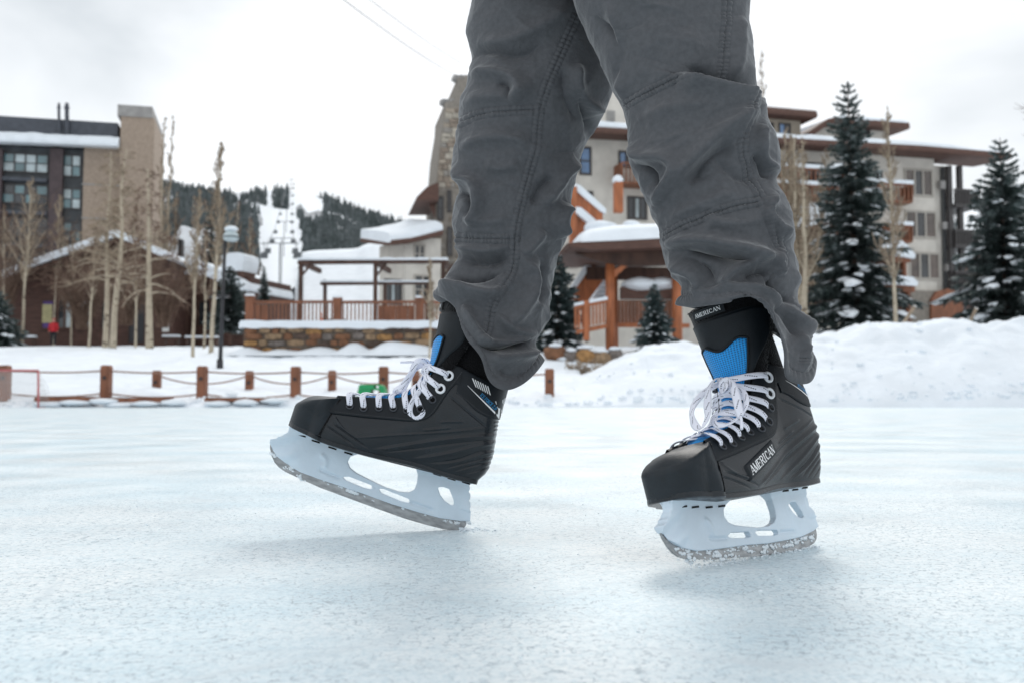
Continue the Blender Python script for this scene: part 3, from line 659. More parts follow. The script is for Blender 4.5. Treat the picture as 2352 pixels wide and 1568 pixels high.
# pergola
F6 = Fac(685, 45, 1030, 44.5)
pg = root('pergola', 'dark timber pergola frame with snow lined beams standing on the deck', 'pergola', F6.px(690, 742))
for x, off, w_ in ((690, 0, 5), (862, 0, 5), (1018, 0, 5)): F6.part(pg, 'post', M['darkwood'], (x - w_, 602, x + w_ * .6, 760), off - .2, off)
for x in (700, 848, 955): F6.part(pg, 'post', M['darkwood'], (x - 3.6, 622, x + 3.6, 752), -3.6, -3.4)
F6.part(pg, 'beam', M['darkwood'], (684, 598, 1028, 605.5), -.24, .04); F6.part(pg, 'beam', M['darkwood'], (690, 628, 962, 634), -3.65, -3.38)
F6.outline(pg, 'snow_strip', M['snow'], [(683, 598)] + [(x, 592.5 + 2 * nse(x * .05, 2)) for x in np.linspace(684, 1027, 30)] + [(1029, 598)], -.26, .07)
F6.outline(pg, 'snow_strip', M['snow'], [(690, 628)] + [(x, 623.5 + 1.5 * nse(x * .05, 5)) for x in np.linspace(692, 960, 24)] + [(962, 628)], -3.7, -3.35)
for x in (690, 862, 1018):
    mb = MB(); a = F6.px(x, 601.6, -.24); b = F6.px(x, 601.6, -.24) - F6.n * 3.1; d_ = np.array((.09, 0, 0)); u_ = np.array((0, 0, .11))
    mb.hexa([a - d_ - u_, a + d_ - u_, b + d_ - u_, b - d_ - u_, a - d_ + u_, a + d_ + u_, b + d_ + u_, b - d_ + u_]); mk('cross_beam', mb, M['darkwood'], pg)
    F6.outline(pg, 'brace', M['darkwood'], [(x + 3.2, 634), (x + 3.2, 628), (x + 20, 606), (x + 26, 606)], -.16, -.06)

# lift sign, chair lift
F7 = Fac(622, 96, 676, 96)
sg = root('lift_sign', 'dark blue grey board sign on posts at the foot of the ski run', 'sign', F7.px(648, 706))
F7.part(sg, 'board', M['slate'], (624, 667, 675, 694), -.2, 0); F7.part(sg, 'frame', M['black'], [(622, 664, 677, 667), (622, 694, 677, 697)], -.25, .08)
F7.part(sg, 'lettering', M['concrete'], [(632 + 5.4 * i, 679, 636.4 + 5.4 * i, 686) for i in range(7)], 0, .03)
for x in (623, 672): F7.part(sg, 'post', M['black'], (x, 660, x + 4, 720), -.2, -.02)
lf = root('chairlift', 'thin grey chairlift with towers and chairs climbing the white ski run', 'chairlift', P(642, 700, 150))
line = [(641, 690, 135), (646, 640, 200), (652, 570, 330), (658, 520, 450), (664, 470, 640), (668, 445, 800)]
tops = []
for (x, y, d) in line:
    q = MB(); b = P(x, y, d); h = 7 + d * .006; t = b + (0, 0, h); r = .07 + d * .0002
    q.tube([b - (0, 0, 3), t], r, 6); q.tube([t - (2.5, 0, 0), t + (2.5, 0, 0)], r * .7, 6); mk('tower', q, M['metal'], lf); tops.append(t)
for s in (-2.5, 2.5):
    q = MB()
    for i in range(len(tops) - 1): q.tube([tops[i] + (s, 0, 0), (tops[i] + tops[i + 1]) / 2 + (s, 0, -1.2), tops[i + 1] + (s, 0, 0)], .03 + .02 * i, 4, caps=False)
    mk('cable', q, M['metal'], lf)
    for i in range(len(tops) - 1):
        for t in (.25, .7):
            c = tops[i] + (tops[i + 1] - tops[i]) * t + (s, 0, -1); k = .6 + .05 * i; q = MB()
            q.tube([c + (0, 0, 1), c - (0, 0, 1.2)], .07 * k, 4); q.box(c[0] - .9 * k, c[0] + .9 * k, c[1] - .25, c[1] + .25, c[2] - 1.6, c[2] - 1.3); q.box(c[0] - .9 * k, c[0] + .9 * k, c[1] + .2, c[1] + .35, c[2] - 1.3, c[2] - .6); mk('chair', q, M['metal'], lf)

M['glassbrown_refl'] = mat('brown_reflection_glass', (.085, .062, .05), .07, spec=.8, var=.5, scale=.9)  # dark glass, brownish reflection painted into the base colour
# =================================================================== hotel (angled front), annex, stone tower
H = Fac(1340, 70, 2110, 76.6)
ht = root('mountain_hotel', 'long cream mountain hotel with brown eaves, balconies and snowy roofs', 'hotel', H.px(1340, 800))
H.part(ht, 'wall', M['cream'], (1090, 330, 2150, 840), -12, 0)
H.part(ht, 'wall', M['cream'], (2151, 380, 2187, 800), -12, -.25)
H.part(ht, 'drain_pipe', M['metal'], (2166, 385, 2171, 664), -.2, .12)
H.part(ht, 'plinth', M['towermortar'], (1980, 668, 2192, 840), -11, .35)
H.slab(ht, 'main_roof', M['brownfascia'], [(1085, 314), (1360, 318), (1770, 341), (2086, 358), (2275, 374)], .3, 1.9, .42, 2.3)
H.slab(ht, 'roof_snow', M['snow'], [(1085, 303), (1360, 306), (1770, 332), (2086, 350), (2262, 369)], .45, 2.0, .42, 2.15, .14, 5)
H.part(ht, 'soffit', M['brownfascia'], (1100, 325, 2200, 331), -1, 1.7)
# attic storeys
H.part(ht, 'attic_wall', M['cream'], (1385, 120, 1475, 330), -9, -2.6)
H.part(ht, 'attic_vent', M['concrete'], [(1420, 232 + 6 * i, 1440, 236 + 6 * i) for i in range(8)], -2.6, -2.5)
H.part(ht, 'attic_wall', M['tan'], (1690, 250, 1874, 335), -9, -2.2)
H.slab(ht, 'attic_roof', M['brownfascia'], [(1660, 240), (1740, 242), (1892, 255)], .12, 8, .5, -.9)
H.slab(ht, 'roof_snow', M['snow'], [(1660, 232), (1740, 235), (1888, 248)], .1, 8, .12, -1.0, .04, 2)
H.part(ht, 'attic_wall', M['cream'], (1960, 276, 2074, 350), -9, -2.2)
H.slab(ht, 'attic_roof', M['brownfascia'], [(1945, 273), (2030, 275), (2108, 281)], .2, 8, .5, -1.0)
H.slab(ht, 'roof_snow', M['snow'], [(1948, 264), (2030, 266), (2104, 273)], .5, 8, .30, -1.1, .08, 6)
H.outline(ht, 'gable_roof', M['brownfascia'], [(1876, 302), (1880, 292), (1925, 262), (1965, 255), (1965, 268), (1928, 274), (1886, 304)], -8, -1.4)
H.outline(ht, 'gable_wall', M['cream'], [(1890, 335), (1890, 303), (1928, 275), (1962, 270), (1962, 335)], -8, -2.3)
for r in ((1752, 263, 1774, 312), (1786, 264, 1810, 312), (1822, 266, 1850, 315)): H.window(ht, r, 2, 1, M['winframedark'], [M['glassblue_refl'], M['glassdark']], .10, -2.2)
H.window(ht, (1972, 281, 2003, 332), 2, 1, M['winframedark'], M['glassdark'], .10, -2.2); H.window(ht, (2006, 282, 2037, 333), 2, 1, M['winframedark'], M['glassdark'], .10, -2.2)
# main windows
for r in ((2076, 389, 2142, 452), (2078, 485, 2150, 548), (2087, 580, 2158, 643)): H.window(ht, r, 3, 1, M['winframe'], [M['glassbrown_refl'], M['glassdark'], M['glassbrown_refl']], .15)
H.window(ht, (1330, 338, 1358, 403), 1, 2, M['winframedark'], M['glassblue_refl'], .14); H.window(ht, (1420, 348, 1456, 386), 2, 1, M['winframedark'], [M['glassblue_refl'], M['glassdark']], .14)
H.window(ht, (1440, 452, 1486, 505), 3, 1, M['winframedark'], [M['glassdark'], M['glasspale']], .14); H.window(ht, (1345, 440, 1362, 480), 1, 2, M['winframedark'], M['glassdark'], .12)
H.window(ht, (1300, 582, 1330, 616), 2, 1, M['winframe'], M['glassdark'], .12); H.window(ht, (2008, 392, 2026, 428), 2, 1, M['winframedark'], [M['glassdark'], M['glasspale']], .12)
for r in ((1780, 372, 1806, 420), (1846, 374, 1890, 424), (1790, 455, 1830, 500), (1900, 384, 1940, 430), (1930, 470, 1975, 520), (1940, 560, 1990, 610)): H.window(ht, r, 2, 1, M['winframedark'], M['glassdark'], .12)
# balconies
def balcony(r, matl, depth=1.5, snow=True, n=9):
    x0, y0, x1, y1 = r
    b = H.part(ht, 'balcony', matl, [(x0, y1 - 4, x1, y1), (x0, y0, x1, y0 + 4)], depth - .12, depth); a0, a1, z0, z1 = H.rect(*r)
    mb = MB(); H.abox(mb, a0, a1, z0, z0 + .14, 0, depth - .13); mk('balcony_floor', mb, matl, ht)
    for i in range(n + 1):
        a = a0 + (a1 - a0) * i / n; mb = MB(); H.abox(mb, a - .05, a + .05, z0 + .15, z1 - .12, depth - .09, depth - .03); mk('baluster', mb, matl, b)
    for a in (a0, a1): 
        mb = MB(); H.abox(mb, a - .08, a + .08, z0 + .1, z1 - .02, 0, depth - .13); mk('side_rail', mb, matl, b)
    if snow:
        mb = MB(); H.abox(mb, a0 - .05, a1 + .05, z1, z1 + .28, depth - .3, depth + .08); mk('snow_strip', mb, M['snow'], b)
balcony((1412, 386, 1500, 434), M['redwood'], 1.6, False, 10)
balcony((1760, 398, 1915, 432), M['redwood'], 1.6, True, 16); balcony((1760, 436, 1915, 462), M['redwood'], 1.7, True, 16)
balcony((2000, 430, 2072, 472), M['redwood'], 1.3, True, 8); balcony((2020, 524, 2072, 562), M['redwood'], 1.3, True, 7)
# end gallery of dark timber balconies
for x in (2172, 2196): H.part(ht, 'gallery_post', M['winframedark'], (x, 385, x + 9, 800), .2, .55)
for y in (440, 532, 626): 
    H.part(ht, 'gallery_rail', M['winframedark'], [(2178, y, 2236, y + 5), (2178, y + 34, 2236, y + 42)] + [(2179 + 7 * i, y + 5, 2183 + 7 * i, y + 34) for i in range(8)], .6, .85)
    H.part(ht, 'gallery_floor', M['winframedark'], (2172, y + 37, 2232, y + 42), -3, .6)
H.part(ht, 'gallery_back', M['winframedark'], (2188, 500, 2206, 800), -3, -.6)
H.outline(ht, 'door', M['redwood'], [(2128, 740), (2128, 690), (2140, 672), (2165, 665), (2190, 672), (2200, 690), (2200, 740)], .36, .60)
H.part(ht, 'wall_lamp', M['concrete'], [(2154, 418, 2166, 436), (2160, 512, 2171, 528), (2168, 608, 2180, 624)], .0, .35)
# entrance roofs under deep snow
F8 = Fac(1790, 62, 2090, 64)
for i, (pts, wallr, lab) in enumerate((
    ([(1800, 520), (1806, 472), (1820, 467), (1870, 478), (1930, 500), (1932, 508), (1880, 516), (1835, 528)], (1806, 515, 1925, 700), 'low timber entrance wing with a steep white roof left of the tall spruce'),
    ([(2000, 580), (1995, 560), (2010, 538), (2040, 545), (2072, 572), (2086, 590), (2084, 598), (2050, 592)], (2006, 592, 2078, 645), 'snow loaded porch roof at the right of the tall spruce, upper of two'),
    ([(2022, 655), (2020, 644), (2040, 636), (2080, 640), (2092, 652), (2090, 660)], (2030, 660, 2088, 760), 'small flat snow loaded porch right of the tall spruce, lower of two'))):
    p = root('entrance_porch', lab, 'porch', F8.px((wallr[0] + wallr[2]) / 2, wallr[3]), 'entrance porches of the hotel')
    F8.part(p, 'wall', M['darkwood'], wallr, -4, 0); F8.outline(p, 'snow_roof', M['snow'], pts, -4.4, .8)
    F8.part(p, 'fascia', M['redwood'], (wallr[0] - 3, wallr[1] - 1, wallr[2] + 3, wallr[1] + 12), .02, .5)
    for x in (wallr[0] + 4, wallr[2] - 10): F8.part(p, 'post', M['redwood'], (x, wallr[1] + 12, x + 6, wallr[3]), .1, .4)
for i, (x, y) in enumerate(((1852.6, 633), (1864, 634.5), (1852.6, 649.5))):
    s = root('string_light', 'tiny warm lit bulb by the pale aspen stems, ' + ('upper left', 'right', 'lowest')[i] + ' of three', 'bulb', P(x, y, 48), 'lit bulbs by the aspens')
    c = P(x, y, 48); q = MB(); q.blob(c, (.035,) * 3, 1, 0, 0, 1); mk('bulb', q, M['bulb'], s, True)
    q = MB(); q.tube([c + (0, 0, .03), c + (0, 0, .12)], .02, 6); mk('socket', q, M['black'], s)

# stone tower with chimney stacks
T = Fac(1000, 66, 1180, 67)
tw = root('stone_tower', 'tall battered stone tower of the hotel with stepped chimney stacks, behind the left leg', 'tower', T.px(1040, 800))
tp = [(997, 840), (998, 560), (1001, 440), (1010, 330), (1021, 262), (1022, 236), (1046, 230), (1050, 196), (1050, 180), (1082, 174), (1086, 200), (1160, 300), (1180, 420), (1180, 840)]
T.outline(tw, 'core', M['towermortar'], tp, -6, 0)
rng = np.random.RandomState(5); n = 0
y = 250
while y < 690:
    xl = np.interp(y, [230, 262, 330, 440, 560, 700], [1023, 1022, 1011, 1002, 999, 998.5]); x = xl + .5; hh = 9 + 6 * rng.rand()
    while x < 1062:
        wd = 9 + 15 * rng.rand()
        win = any(r[0] - 2 < x + wd and x < r[2] + 2 and r[1] - 2 < y + hh and y < r[3] + 2 for r in ((1004, 450, 1020, 508), (1026, 436, 1038, 490), (1026, 520, 1040, 590)))
        if not win and n < 290:
            mb = MB(); a0, a1, z0, z1 = T.rect(x, y, x + wd - 1, y + hh - 1); o = .05 + .07 * rng.rand(); e = .04
            A = [[T.w(a0, z0, 0), T.w(a1, z0, 0), T.w(a1, z1, 0), T.w(a0, z1, 0)], [T.w(a0 + .02, z0 + .02, o * .8), T.w(a1, z0, o * .8), T.w(a1 - .02, z1 - .02, o * .8), T.w(a0, z1, o * .8)], [T.w(a0 + e, z0 + e, o), T.w(a1 - e, z0 + e, o), T.w(a1 - e, z1 - e, o), T.w(a0 + e, z1 - e, o)]]
            mb.grid(A, True); mb.f.append((8, 9, 10, 11)); mb.m.append(0); mk('stone', mb, M['towerstones'][rng.randint(4)], tw); n += 1
        x += wd
    y += hh
for r in ((1004, 452, 1019, 506), (1027, 438, 1037, 488), (1027, 522, 1039, 588)): T.window(tw, r, 1, 2, M['winframedark'], M['glassdark'], .10, .02)
for (x0, x1, yc) in ((1021, 1048, 234), (1049, 1085, 178)):
    for t in np.linspace(0, 1, 4): mb = MB(); mb.blob(T.px(x0 + (x1 - x0) * t, yc - 2, -.5), (.36, .5, .3), int(t * 9 + x0), .2); mk('coping_stone', mb, M['concrete'], tw)
T.outline(tw, 'side_roof', M['brownfascia'], [(949, 470), (953, 462), (975, 440), (999, 430), (1003, 432), (1001, 470)], -4, 1.4)
T.outline(tw, 'bracket', M['brownfascia'], [(985, 471), (999, 471), (999, 500)], -.3, .1)
A8 = Fac(925, 63, 1000, 64)
an = root('hotel_annex', 'two storey cream annex with a snowy shed roof left of the stone tower', 'annex', A8.px(960, 800))
A8.part(an, 'wall', M['cream'], (930, 546, 1012, 840), -5, 0)
A8.slab(an, 'roof', M['brownfascia'], [(886, 560), (930, 556), (1004, 538)], 1.0, 5, .40, 1.0); A8.slab(an, 'roof_snow', M['snow'], [(886, 553), (930, 548), (1004, 528)], 1.1, 5, .40, .95, .05, 8)
for r in ((950, 562, 976, 606), (950, 632, 990, 700)): A8.window(an, r, 2, 2, M['winframe'], M['glassdark'], .10)
A8.window(an, (886, 640, 926, 700), 3, 1, M['winframedark'], [M['glassdark'], M['glasspale']], .10, -.3)

# =================================================================== snow topped timber pavilion and stairs
def z6(x, y): return (1263.3 + x / 2.4817, 229.7 + y / 2.4817)
def z6r(a, b, c, d): return (*z6(a, b), *z6(c, d))
V = Fac(1320, 40, 1620, 40.5)
pv = root('timber_pavilion', 'orange log pavilion with a deep rounded snow roof between the two legs', 'pavilion', V.px(1400, 830))
for (x0, y0, x1, y1, off) in ((322, 900, 378, 1490, 0), (392, 940, 440, 1440, -1.6), (704, 950, 762, 1400, 0)):
    mb = MB(); xa, ya = z6((x0 + x1) / 2, y0); xb, yb = z6((x0 + x1) / 2 + 4, y1); r = (x1 - x0) / 2.4817 / 2 * 40 / FPX
    p0, p1 = V.px(xa, ya, off - .3), V.px(xb, yb, off - .3); p1[0] = p0[0]; p1[1] = p0[1]
    mb.tube([p1 - (0, 0, .4), (p0 + p1) / 2, p0], [r * 1.05, r, r * .96], 14); mk('column', mb, M['orangewood'], pv, True)
V.outline(pv, 'roof_deck', M['brownfascia'], [z6(*q) for q in ((78, 838), (200, 822), (420, 812), (660, 800), (860, 800), (860, 850), (660, 856), (420, 868), (220, 872), (90, 856))], -4.6, .9)
V.outline(pv, 'beam', M['darkwood'], [z6(*q) for q in ((150, 872), (420, 868), (860, 852), (860, 930), (440, 945), (330, 930), (240, 905))], -.6, -.1)
V.part(pv, 'rear_beam', M['darkwood'], z6r(300, 880, 860, 960), -4.2, -3.9)
V.outline(pv, 'knee_brace', M['orangewood'], [z6(*q) for q in ((372, 1010), (372, 965), (440, 925), (470, 925))], -.35, -.15)
A = []; rngp = np.linspace(0, 1, 40)
for q in np.linspace(0, 1, 16):        # rounded cushion of snow
    row = []
    for t in np.linspace(0, 1, 44):
        x = 1326 + (1640 - 1326) * t; yb_ = np.interp(x, [1326, 1420, 1530, 1640], [566, 562, 556, 554]); a, zb_ = V.pt(x, yb_)
        e = (1 - abs(2 * t - 1) ** 6) ** .5; pr = math.sin(PI * min(1, q * 1.0)) ** .45
        row.append(V.w(a, zb_ + .02 + .95 * e * pr * (1 + .06 * nse(a, q * 3, 1.3)), 1.0 - 5.4 * q + .25 * math.sin(PI * q) * 0))
    A.append(row)
mb = MB(); mb.grid(np.array(A)); mb.grid(np.array([A[0], A[-1]])); mk('snow_roof', mb, M['snow'], pv, True)
S2 = Fac(1263, 44, 1500, 44.5)
stt = root('timber_stair', 'orange boarded stairway with snow on its handrails behind the pavilion', 'stairs', S2.px(1330, 760))
S2.outline(stt, 'side_panel', M['orangewood'], [z6(*q) for q in ((128, 505), (300, 640), (300, 720), (128, 830))], -.15, 0)
S2.outline(stt, 'snow_cap', M['snow'], [z6(*q) for q in ((122, 500), (132, 478), (170, 490), (318, 625), (316, 650), (290, 642))], -.3, .12)
S2.outline(stt, 'snow_drift', M['snow'], [z6(*q) for q in ((140, 650), (142, 618), (170, 622), (250, 690), (250, 720), (215, 712))], .02, .35)
S2.part(stt, 'newel_post', M['orangewood'], z6r(112, 500, 150, 830), -.2, .2); S2.part(stt, 'newel_post', M['orangewood'], z6r(386, 450, 434, 625), -1, -.6)
mb = MB(); mb.blob(S2.px(*z6(408, 436), -.8), (.25, .25, .24), 3, .12, 0, 2); mk('snow_cap', mb, M['snow'], stt, True)
S2.outline(stt, 'lower_stringer', M['orangewood'], [z6(*q) for q in ((100, 1120), (236, 930), (310, 985), (310, 1020), (215, 1150), (120, 1160))], -.2, 0)
S2.outline(stt, 'snow_cap', M['snow'], [z6(*q) for q in ((88, 1112), (225, 905), (248, 925), (112, 1125))], -.35, .15)
for i in range(6):
    x0, y0 = z6(255 + 12 * i, 1120 - 24 * i); S2.part(stt, 'step', M['snow'], (x0, y0, x0 + 34, y0 + 5), -1.4 + .05 * i, -.3)
for (r, s_) in ((z6r(280, 612, 468, 700), 1), (z6r(505, 612, 612, 680), 2)):
    mb = MB(); c = V.px((r[0] + r[2]) / 2, (r[1] + r[3]) / 2, -3.2); mb.blob(c, ((r[2] - r[0]) / 2 * 43 / FPX, .8, (r[3] - r[1]) / 2 * 43 / FPX), s_, .15, 0, 3)
    settags(mk('snow_mound', mb, M['snow'], None, True), ('large rounded heap of snow behind the pavilion roof, left one', 'smaller rounded heap of snow behind the pavilion roof, right one')[s_ - 1], 'snow heap', 'snow heaps behind the pavilion')
# railing in front of the pavilion
V2 = Fac(1320, 38.6, 1620, 39)
rl = root('timber_railing', 'orange timber railing with snow on its rails under the pavilion', 'railing', V2.px(1350, 770))
V2.outline(rl, 'top_rail', M['orangewood'], [z6(*q) for q in ((140, 1175), (325, 1140), (325, 1156), (140, 1192))], -.1, .05)
V2.outline(rl, 'snow_strip', M['snow'], [z6(*q) for q in ((138, 1176), (140, 1160), (325, 1122), (326, 1140))], -.14, .1)
V2.outline(rl, 'bottom_rail', M['orangewood'], [z6(*q) for q in ((150, 1310), (325, 1275), (325, 1300), (150, 1335))], -.1, .05)
V2.part(rl, 'post', M['orangewood'], z6r(192, 1145, 222, 1370), -.12, .12)
for i in range(9): V2.part(rl, 'baluster', M['orangewood'], (*z6(140 + 20 * i, 1182 - 4 * i), *z6(152 + 20 * i, 1305 - 4 * i)), -.06, .0)
V2.part(rl, 'rear_rail', M['orangewood'], z6r(440, 1250, 870, 1275), -2.2, -2.0)
for i in range(18): V2.part(rl, 'board', M['redwood'], z6r(452 + 22 * i, 1105, 470 + 22 * i, 1250), -2.6, -2.5)
V2.part(rl, 'panel', M['brownfascia'], z6r(470, 1030, 860, 1100), -2.7, -2.3)
mb = MB(); c = V2.px(*z6(590, 1010), -2.5); mb.blob(c, (.85, .6, .3), 4, .12, 0, 3); mb.blob(c + (.9, 0, .02), (.7, .6, .25), 5, .12, 0, 3); mk('snow_drift', mb, M['snow'], rl, True)
# boulders and snow at the foot
rng = np.random.RandomState(3)
LAB = ('low at the left edge', 'small and rusty', 'broad and flat', 'tall and tan', 'in the middle of the row', 'half buried', 'beside the log column', 'right of the log column')
for i, (x, y, rr) in enumerate(((1275, 806, .4), (1290, 838, .42), (1312, 815, .36), (1328, 842, .40), (1345, 812, .45), (1362, 838, .34), (1382, 820, .42), (1412, 812, .36))):
    c = P(x, y, 36.5); b = root('boulder', 'rust brown boulder capped with snow under the spruce, ' + LAB[i], 'boulder', c - (0, 0, rr * .6), 'boulders below the pavilion')
    mb = MB(); mb.blob(c - (0, 0, rr * .2), (rr, rr * .8, rr * .75), i, .3, 0, 2); mk('rock', mb, M['stones'][i % 5], b)
    mb = MB(); mb.blob(c + (0, -.02, rr * .5), (rr * .7, rr * .6, rr * .22), i + 9, .2, 0, 2); mk('snow_cap', mb, M['snow'], b, True)

# far buildings at the right edge
F9 = Fac(2200, 120, 2400, 120)
fb = root('distant_lodge', 'dark distant lodge with a snow roof behind the right edge spruce', 'lodge', F9.px(2330, 720))
F9.part(fb, 'wall', M['logwall'], (2270, 560, 2420, 760), -8, 0); F9.outline(fb, 'snow_roof', M['snow'], [(2262, 566), (2266, 556), (2330, 520), (2430, 500), (2430, 540)], -8, 1)
F9.window(fb, (2300, 590, 2330, 620), 2, 1, M['winframe'], M['glassdark'], .1); F9.window(fb, (2300, 650, 2330, 680), 2, 1, M['winframe'], M['glassdark'], .1)

# overhead cables
for i, (a, b, lab) in enumerate((((800, -4, 30), (1062, 182, 62), 'lower of two thin overhead cables running to the stone tower'), ((858, -4, 34), (1090, 162, 64), 'upper of two thin overhead cables running to the stone tower'))):
    pa, pb = P(*a), P(*b); pa = pa + (pa - pb) * .25; q = MB(); rope(q, pa, pb, .25, .016 - .003 * i, 24)
    settags(mk('overhead_cable', q, M['black'], None, True), lab, 'cable', 'overhead cables')
# =================================================================== trees
def unit(v): return v / (np.linalg.norm(v) + 1e-9)
def aspen(label, base, top, d, r0, seed, stems=1, start=.35, blen=.24, dens=30, droop=0., twm='twig', group='bare aspens', dd=0, tw=20):
    rng = np.random.RandomState(seed)
    r0 *= .6; b = P(*base, d); t = P(*top, d + dd); g = b.copy(); g[2] = min(b[2], ground(b[0], b[1])) - .15
    R = root('aspen_tree', label, 'tree', g, group); Hh = t[2] - b[2]
    tr = MB(); cr = MB()
    dens = int(dens * 1.25)
    for s in range(stems):
        off = np.array((rng.randn() * .25, rng.randn() * .25, 0)) * (s > 0); lean = np.array((rng.randn() * .06 * Hh, rng.randn() * .04 * Hh, 0)) * (s > 0); hs = 1 - .15 * rng.rand() * (s > 0)
        n = 12; pts = []
        for i in range(n):
            q = i / (n - 1); p = g + (t - g) * q * hs + off + lean * q + np.array((nse(q * 4, seed * 1.7 + s, 1, 1), nse(q * 4, seed * 2.3 + s, 1, 5), 0)) * .10 * min(1, q * 4) * (Hh / 8)
            pts.append(p)
        rad = [r0 * (1.12 - .12 * min(1, i)) * (1 - .88 * (i / (n - 1)) ** 1.1) for i in range(n)]
        tr.tube(pts, rad, 9)
        pts = np.array(pts)
        for k in range(dens):
            q = start + (1 - start) * (k + rng.rand()) / dens; q = min(q, .985); f = q * (n - 1); i = int(f); p = pts[i] + (pts[min(i + 1, n - 1)] - pts[i]) * (f - i)
            az = rng.rand() * 2 * PI; el = .75 + .35 * rng.rand() if not droop else .25 + .4 * rng.rand(); ln = Hh * blen * (1.15 - q) * (.55 + .7 * rng.rand()); rb = max(.02 + d * .0002, rad[i] * .38)
            dv = np.array((math.cos(az) * math.cos(el), math.sin(az) * math.cos(el) * .8, math.sin(el))); bp = [p]
            for j in range(5):
                dv = unit(dv + np.array((0, 0, (.16 if not droop else -.5 * droop))) + rng.randn(3) * .10); bp.append(bp[-1] + dv * ln / 5)
            tr.tube(bp, [rb * (1 - .75 * j / 5) for j in range(6)], 5, caps=False)
            for m_ in range(tw):
                j = 1 + int(rng.rand() * 4.99); j = min(j, 5); q0 = bp[j]; dv2 = unit(unit(bp[j] - bp[j - 1]) + rng.randn(3) * .55 + np.array((0, 0, .25 - droop * .6))); l2 = ln * (.18 + .28 * rng.rand())
                m0 = q0 + dv2 * l2 * .5 + rng.randn(3) * .03; cr.tube([q0, m0, m0 + unit(dv2 + rng.randn(3) * .3 + np.array((0, 0, .2 - droop * .5))) * l2 * .5], [max(.013 + d * .00012, rb * .35), max(.010 + d * .0001, rb * .25), .006], 3, caps=False)
    mk('trunk', tr, M['bark'], R, True, False); mk('crown', cr, M[twm], R, False, False)
    return R
def z7(x, y): return (1722.7 + x / 2.2754, 172.3 + y / 2.2754)
AS = 'bare aspens before the cabin and lodge'
aspen('forked bare aspen at the far left in front of the lodge windows', z4(105, 1140), z4(152, 400), 60, .16, 1, 1, .38, .30, 26, group=AS)
aspen('slender bare aspen right behind the person in the red jacket', z4(262, 1110), z4(290, 470), 70.6, .13, 2, 1, .45, .26, 26, group=AS)
aspen('short grey bare aspen before the pale cabin window', z4(428, 1170), z4(462, 640), 56, .13, 3, 1, .4, .28, 24, 0, 'twigbrown', AS)
aspen('left of two close tall aspens before the dark gable', z4(508, 1175), z4(535, 250), 50, .24, 4, 1, .32, .26, 34, .35, group=AS)
aspen('right of two close tall aspens before the dark gable, the straightest', z4(545, 1175), z4(610, 235), 49, .27, 5, 1, .30, .26, 36, .3, group=AS)
aspen('thick pale aspen with a knotted trunk before the cabin door', z4(722, 1172), z4(712, 330), 47, .30, 6, 1, .30, .24, 36, .4, 'twigbrown', AS)
aspen('distant double crowned aspen whose twigs rise beside the brick tower', z4(770, 720), z4(795, 85), 78, .22, 7, 1, .35, .16, 40, group=AS)
aspen('distant thinner aspen right of the double crowned one by the tower', z4(795, 720), z4(832, 75), 79, .18, 8, 1, .35, .16, 40, group=AS)
aspen('straight pale aspen left of the lamp post, the shorter', z4(930, 1250), z4(960, 440), 38, .115, 9, 1, .42, .16, 28, 0, group=AS)
aspen('tall pale aspen leaning right beside the lamp post', z4(1018, 1225), z4(1075, 230), 40, .155, 10, 1, .40, .18, 34, 0, group=AS)
aspen('thin grey aspen between the pair beside the lamp post', z4(985, 1170), z4(992, 640), 48, .11, 11, 1, .4, .2, 20, 0, 'twigbrown', AS)
aspen('slim grey aspen at the far left edge before the lodge windows', z4(30, 1130), z4(15, 520), 64, .12, 13, 1, .3, .28, 26, 0, 'twigbrown', AS)
aspen('short brown aspen just right of the cabin poster', z4(345, 1120), z4(352, 640), 64, .11, 14, 1, .3, .32, 26, 0, 'twigbrown', AS)
aspen('slender aspen between the tall pair and the thick knotted trunk', z4(655, 1168), z4(650, 520), 55, .12, 15, 1, .3, .26, 28, 0, 'twigbrown', AS)
aspen('thin lone aspen before the stone wall left of the skate', (987, 800), (988, 600), 37, .075, 12, 1, .35, .24, 18, 0, group=AS)
AR = 'bare aspens before the hotel'
aspen('thick pale aspen clump just right of the right trouser leg', z7(250, 1290), z7(235, 330), 45, .30, 21, 3, .30, .22, 26, 0, group=AR)
aspen('many stemmed pale aspen clump behind the right trouser leg', z7(180, 1250), z7(180, 290), 50, .14, 22, 5, .25, .26, 20, 0, group=AR)
aspen('leaning pale aspen rising behind the clump by the trouser leg', z7(300, 1250), z7(420, 400), 48, .11, 23, 2, .25, .26, 20, 0, group=AR)
aspen('single straight pale aspen right of the tall spruce', z7(765, 1300), z7(725, 200), 42, .165, 24, 1, .28, .20, 32, .0, group=AR)
aspen('bare tree reaching in at the top right edge', (2420, 800), (2400, 60), 50, .2, 25, 1, .35, .20, 40, 0, 'twigbrown', AR)
aspen('faint thin aspen rising above the hotel roof beside the trouser leg', (1745, 700), (1748, 120), 80, .14, 26, 1, .45, .10, 34, 0, group=AR)
